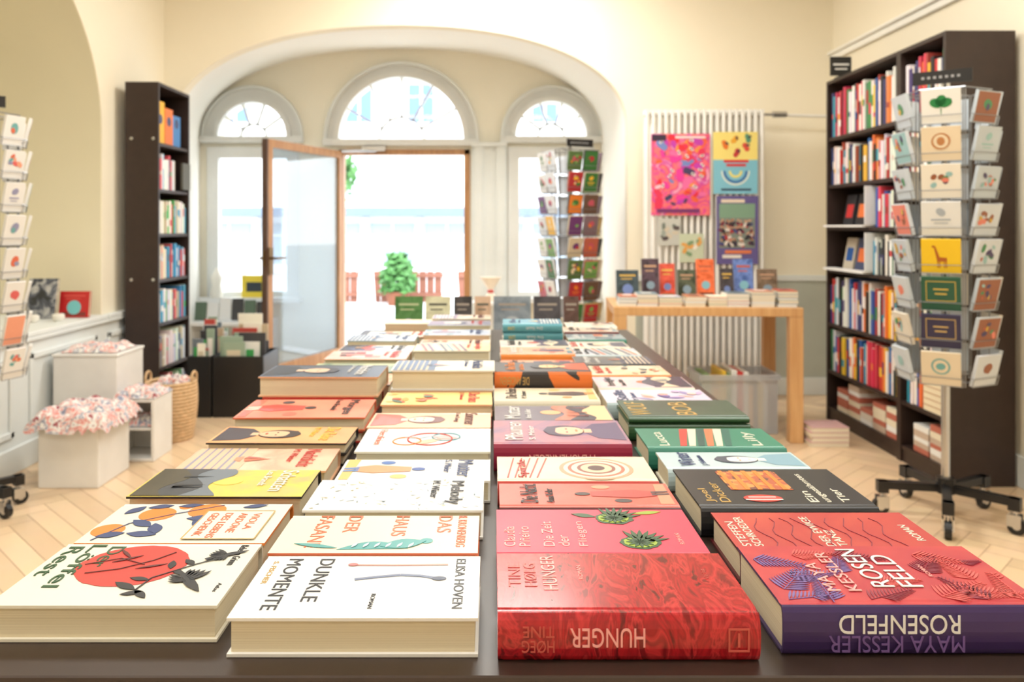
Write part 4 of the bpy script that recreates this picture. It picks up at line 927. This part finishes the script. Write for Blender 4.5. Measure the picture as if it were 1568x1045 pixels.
def cloth(x0,x1,y0,y1,z,h,name,seed,drop=.0):
    random.seed(seed); mb=MB(); n=16; vs=[];fs=[]
    for i in range(n+1):
        for j in range(n+1):
            u=i/n;v=j/n; e=min(u,1-u,v,1-v)
            zz=z+.004+h*min(1,e*6)*(0.65+.35*math.sin(u*17+seed)*math.cos(v*13+seed*2))+random.uniform(0,.010)
            if e<.04: zz=z-drop*random.uniform(.3,1) if drop else z+.002
            vs.append((x0+(x1-x0)*u+random.uniform(-.006,.006),y0+(y1-y0)*v+random.uniform(-.006,.006),zz))
    for i in range(n):
        for j in range(n): fs.append((i*(n+1)+j,(i+1)*(n+1)+j,(i+1)*(n+1)+j+1,i*(n+1)+j+1))
    mb.add(vs,fs,fab); return mb.obj(name)
cloth(-2.045,-1.69,3.46,3.84,.292,.06,'folded_tote_bags',3,drop=.05)
cloth(-1.865,-1.655,3.90,4.12,.307,.04,'folded_tote_bags',6)
cloth(-2.17,-1.90,4.0,4.25,.517,.03,'folded_tote_bags',9)
cloth(-1.845,-1.68,3.93,4.09,.164,.05,'folded_tote_bags',12)
bask=mat('woven_seagrass',c(206,172,130),.8,var=.2,scale=60)
mb=MB()
for k in range(17):
    z=.012+k*.0185; r=.108+.022*math.sin(k/16*2.2); mb.torus(-1.75,4.33,z,r,.0105,bask,n=28,k=6)
mb.cyl((-1.75,4.33,.001),(-1.75,4.33,.012),.11,bask,n=24)
for s in (-1,1): mb.torus(-1.75+s*.125,4.33,.33,.035,.007,bask,n=16,k=6,axis='X')
bs=mb.obj('woven_basket',smooth=True)
cl=cloth(-1.82,-1.66,4.26,4.40,.29,.05,'basket_cloth',15); par(cl,bs)
mb=MB()
for (x0,x1,y0,y1) in ((-1.845,-1.70,4.80,5.22),(-1.69,-1.386,4.80,5.15)):
    t=.012; mb.box(x0,x1,y0,y1,.0005,t,black); mb.box(x0,x1,y0,y0+t,t,.37,black); mb.box(x0,x1,y1-t,y1,t,.37,black); mb.box(x0,x0+t,y0+t,y1-t,t,.37,black); mb.box(x1-t,x1,y0+t,y1-t,t,.37,black)
cr=mb.obj('black_book_crate',bevel=.004)
mb=MB()
for (xa,xb,ya,yb) in ((-1.83,-1.71,4.82,5.2),(-1.67,-1.40,4.82,5.13)):
    y=ya
    while y<yb-.02:
        h=random.uniform(.36,.50)+(y-ya)*.35; w=random.uniform(.35,.7)*(xb-xa); x=xa+random.uniform(0,1)*(xb-xa-w)
        cc=random.choice([(235,235,230),(220,222,225),(110,120,130),(60,60,64),(200,180,150),(190,70,60),(240,236,220),(150,170,150)])
        M=Matrix.Translation((x,y,.02))
        mb.box(0,w,0,.012,0,h-.02,V,c(*cc),M); mb.box(w*.15,w*.8,-.0008,0,h*.6,h*.85,V,c(*random.choice(palL)),M); y+=.02
mb.obj('picture_books',parent=cr)
mb=MB(); mb.box(-2.44,-1.80,6.35,6.70,.36,.39,white); mb.box(-2.44,-2.41,6.35,6.70,0,.36,white); mb.box(-1.83,-1.80,6.35,6.70,0,.36,white); mb.obj('low_window_bench',bevel=.003)
mb=MB()
for k in range(6):
    x=-2.42+k*.10; M=Matrix.Translation((x,6.45,.395))@Matrix.Rotation(math.radians(-10),4,'X'); mb.box(0,.09,0,.015,0,random.uniform(.12,.2),V,c(*random.choice([(230,230,228),(90,110,90),(60,60,60),(220,180,160),(200,210,220)])),M)
mb.obj('picture_books')
plaster=mat('sculpture_plaster',c(240,236,226),.7)
mb=MB(); mb.lathe(-2.35,YW-.105,[(.05,.551),(.055,.58),(.04,.66),(.05,.72),(.026,.77),(.012,.80)],plaster); mb.obj('plaster_figurine',smooth=True)
mb=MB(); mb.box(-2.14,-1.93,YW-.10,YW-.08,.551,.74,V,c(240,214,70)); mb.box(-2.10,-1.97,YW-.101,YW-.10,.60,.68,V,c(50,60,70)); mb.obj('yellow_picture_book')
stand=mat('shade_cream',c(240,225,205),.6)
mb=MB(); sx,sy=-.02,6.45; mb.lathe(sx,sy,[(.14,0),(.14,.02),(.02,.03),(.02,.52),(.16,.53),(.16,.55)],white); mb.obj('pedestal_stand',smooth=True)
mb=MB(); mb.lathe(sx,sy,[(.075,.5505),(.07,.56),(.02,.62),(.02,.64),(.085,.74),(.087,.745)],stand); mb.lathe(sx,sy,[(.021,.615),(.03,.63),(.021,.645)],redc); mb.obj('hourglass_vase',smooth=True)
sb=art('photo_cover',[c(60,66,80),c(200,200,200),c(90,96,110),c(40,44,50)],'noise',14,3)
upright(-2.48,4.36,.645,.155,.22,.02,sb,10); upright(-2.33,4.42,.645,.165,.145,.02,pm('redbook',196,34,38),8,lab=(220,90,80))
mb=MB()
for (x,y_,r) in ((-2.50,4.15,.03),(-2.42,4.2,.025),(-2.33,4.27,.03)): mb.lathe(x,y_,[(r*.6,.6455),(r,.66),(r,.68),(r*.8,.685)],plaster,n=12)
mb.obj('tea_light_cups',smooth=True)

# ---------------------------------------------------------------- lights
def area(name,x,y,z,sx,sy,e,col,parent=None):
    l=bpy.data.lights.new(name,'AREA'); l.shape='RECTANGLE'; l.size=sx; l.size_y=sy; l.energy=e; l.color=col
    o=bpy.data.objects.new(name,l); coll.objects.link(o); o.location=(x,y,z)
    if parent: par(o,parent)
    return o
lampm=mat('fill_lamp_housing',c(235,235,230),.4)
for (x,y_,e) in ((-1.1,.3,20),(1.1,.3,20),(-1.1,2.6,33),(1.1,2.6,33),(0,4.6,50),(0,-1.4,14)):  # unseen ceiling fixtures, added to light the interior
    mb=MB(); mb.box(x-.5,x+.5,y_-.3,y_+.3,3.03,3.0999,lampm); lo=mb.obj('fill_lamp',bevel=.01)
    area('fill_light',x,y_,3.02,.95,.55,e,(1.0,.985,.94),parent=lo)
s=bpy.data.lights.new('sun','SUN'); s.energy=1.8; s.angle=math.radians(2); s.color=(1,.99,.97)
so=bpy.data.objects.new('sun',s); coll.objects.link(so); so.rotation_euler=Vector((-.25,.75,-.65)).to_track_quat('-Z','Y').to_euler()
w=bpy.data.worlds.new('sky'); scene.world=w; w.use_nodes=True; bg=w.node_tree.nodes['Background']
tc=w.node_tree.nodes.new('ShaderNodeTexCoord'); sp=w.node_tree.nodes.new('ShaderNodeSeparateXYZ'); rp=w.node_tree.nodes.new('ShaderNodeValToRGB')
rp.color_ramp.elements[0].color=(1,1,1,1); rp.color_ramp.elements[1].color=(.82,.91,1,1); rp.color_ramp.elements[0].position=.0; rp.color_ramp.elements[1].position=.8
w.node_tree.links.new(tc.outputs['Generated'],sp.inputs[0]); w.node_tree.links.new(sp.outputs['Z'],rp.inputs[0]); w.node_tree.links.new(rp.outputs[0],bg.inputs[0])
bg.inputs[1].default_value=5.0
scene.view_settings.view_transform='Standard'
scene.view_settings.exposure=0.1
# ---------------------------------------------------------------- camera
cam=bpy.data.cameras.new('camera'); co=bpy.data.objects.new('camera',cam); coll.objects.link(co)
cam.sensor_width=36; cam.lens=28; cam.shift_x=.0185; cam.shift_y=-.1113; cam.clip_start=.02; cam.clip_end=200
co.location=(0,0,1.15); co.rotation_euler=(math.radians(90),0,0)
cam.dof.use_dof=True; cam.dof.focus_distance=.84; cam.dof.aperture_fstop=7.1
scene.camera=co
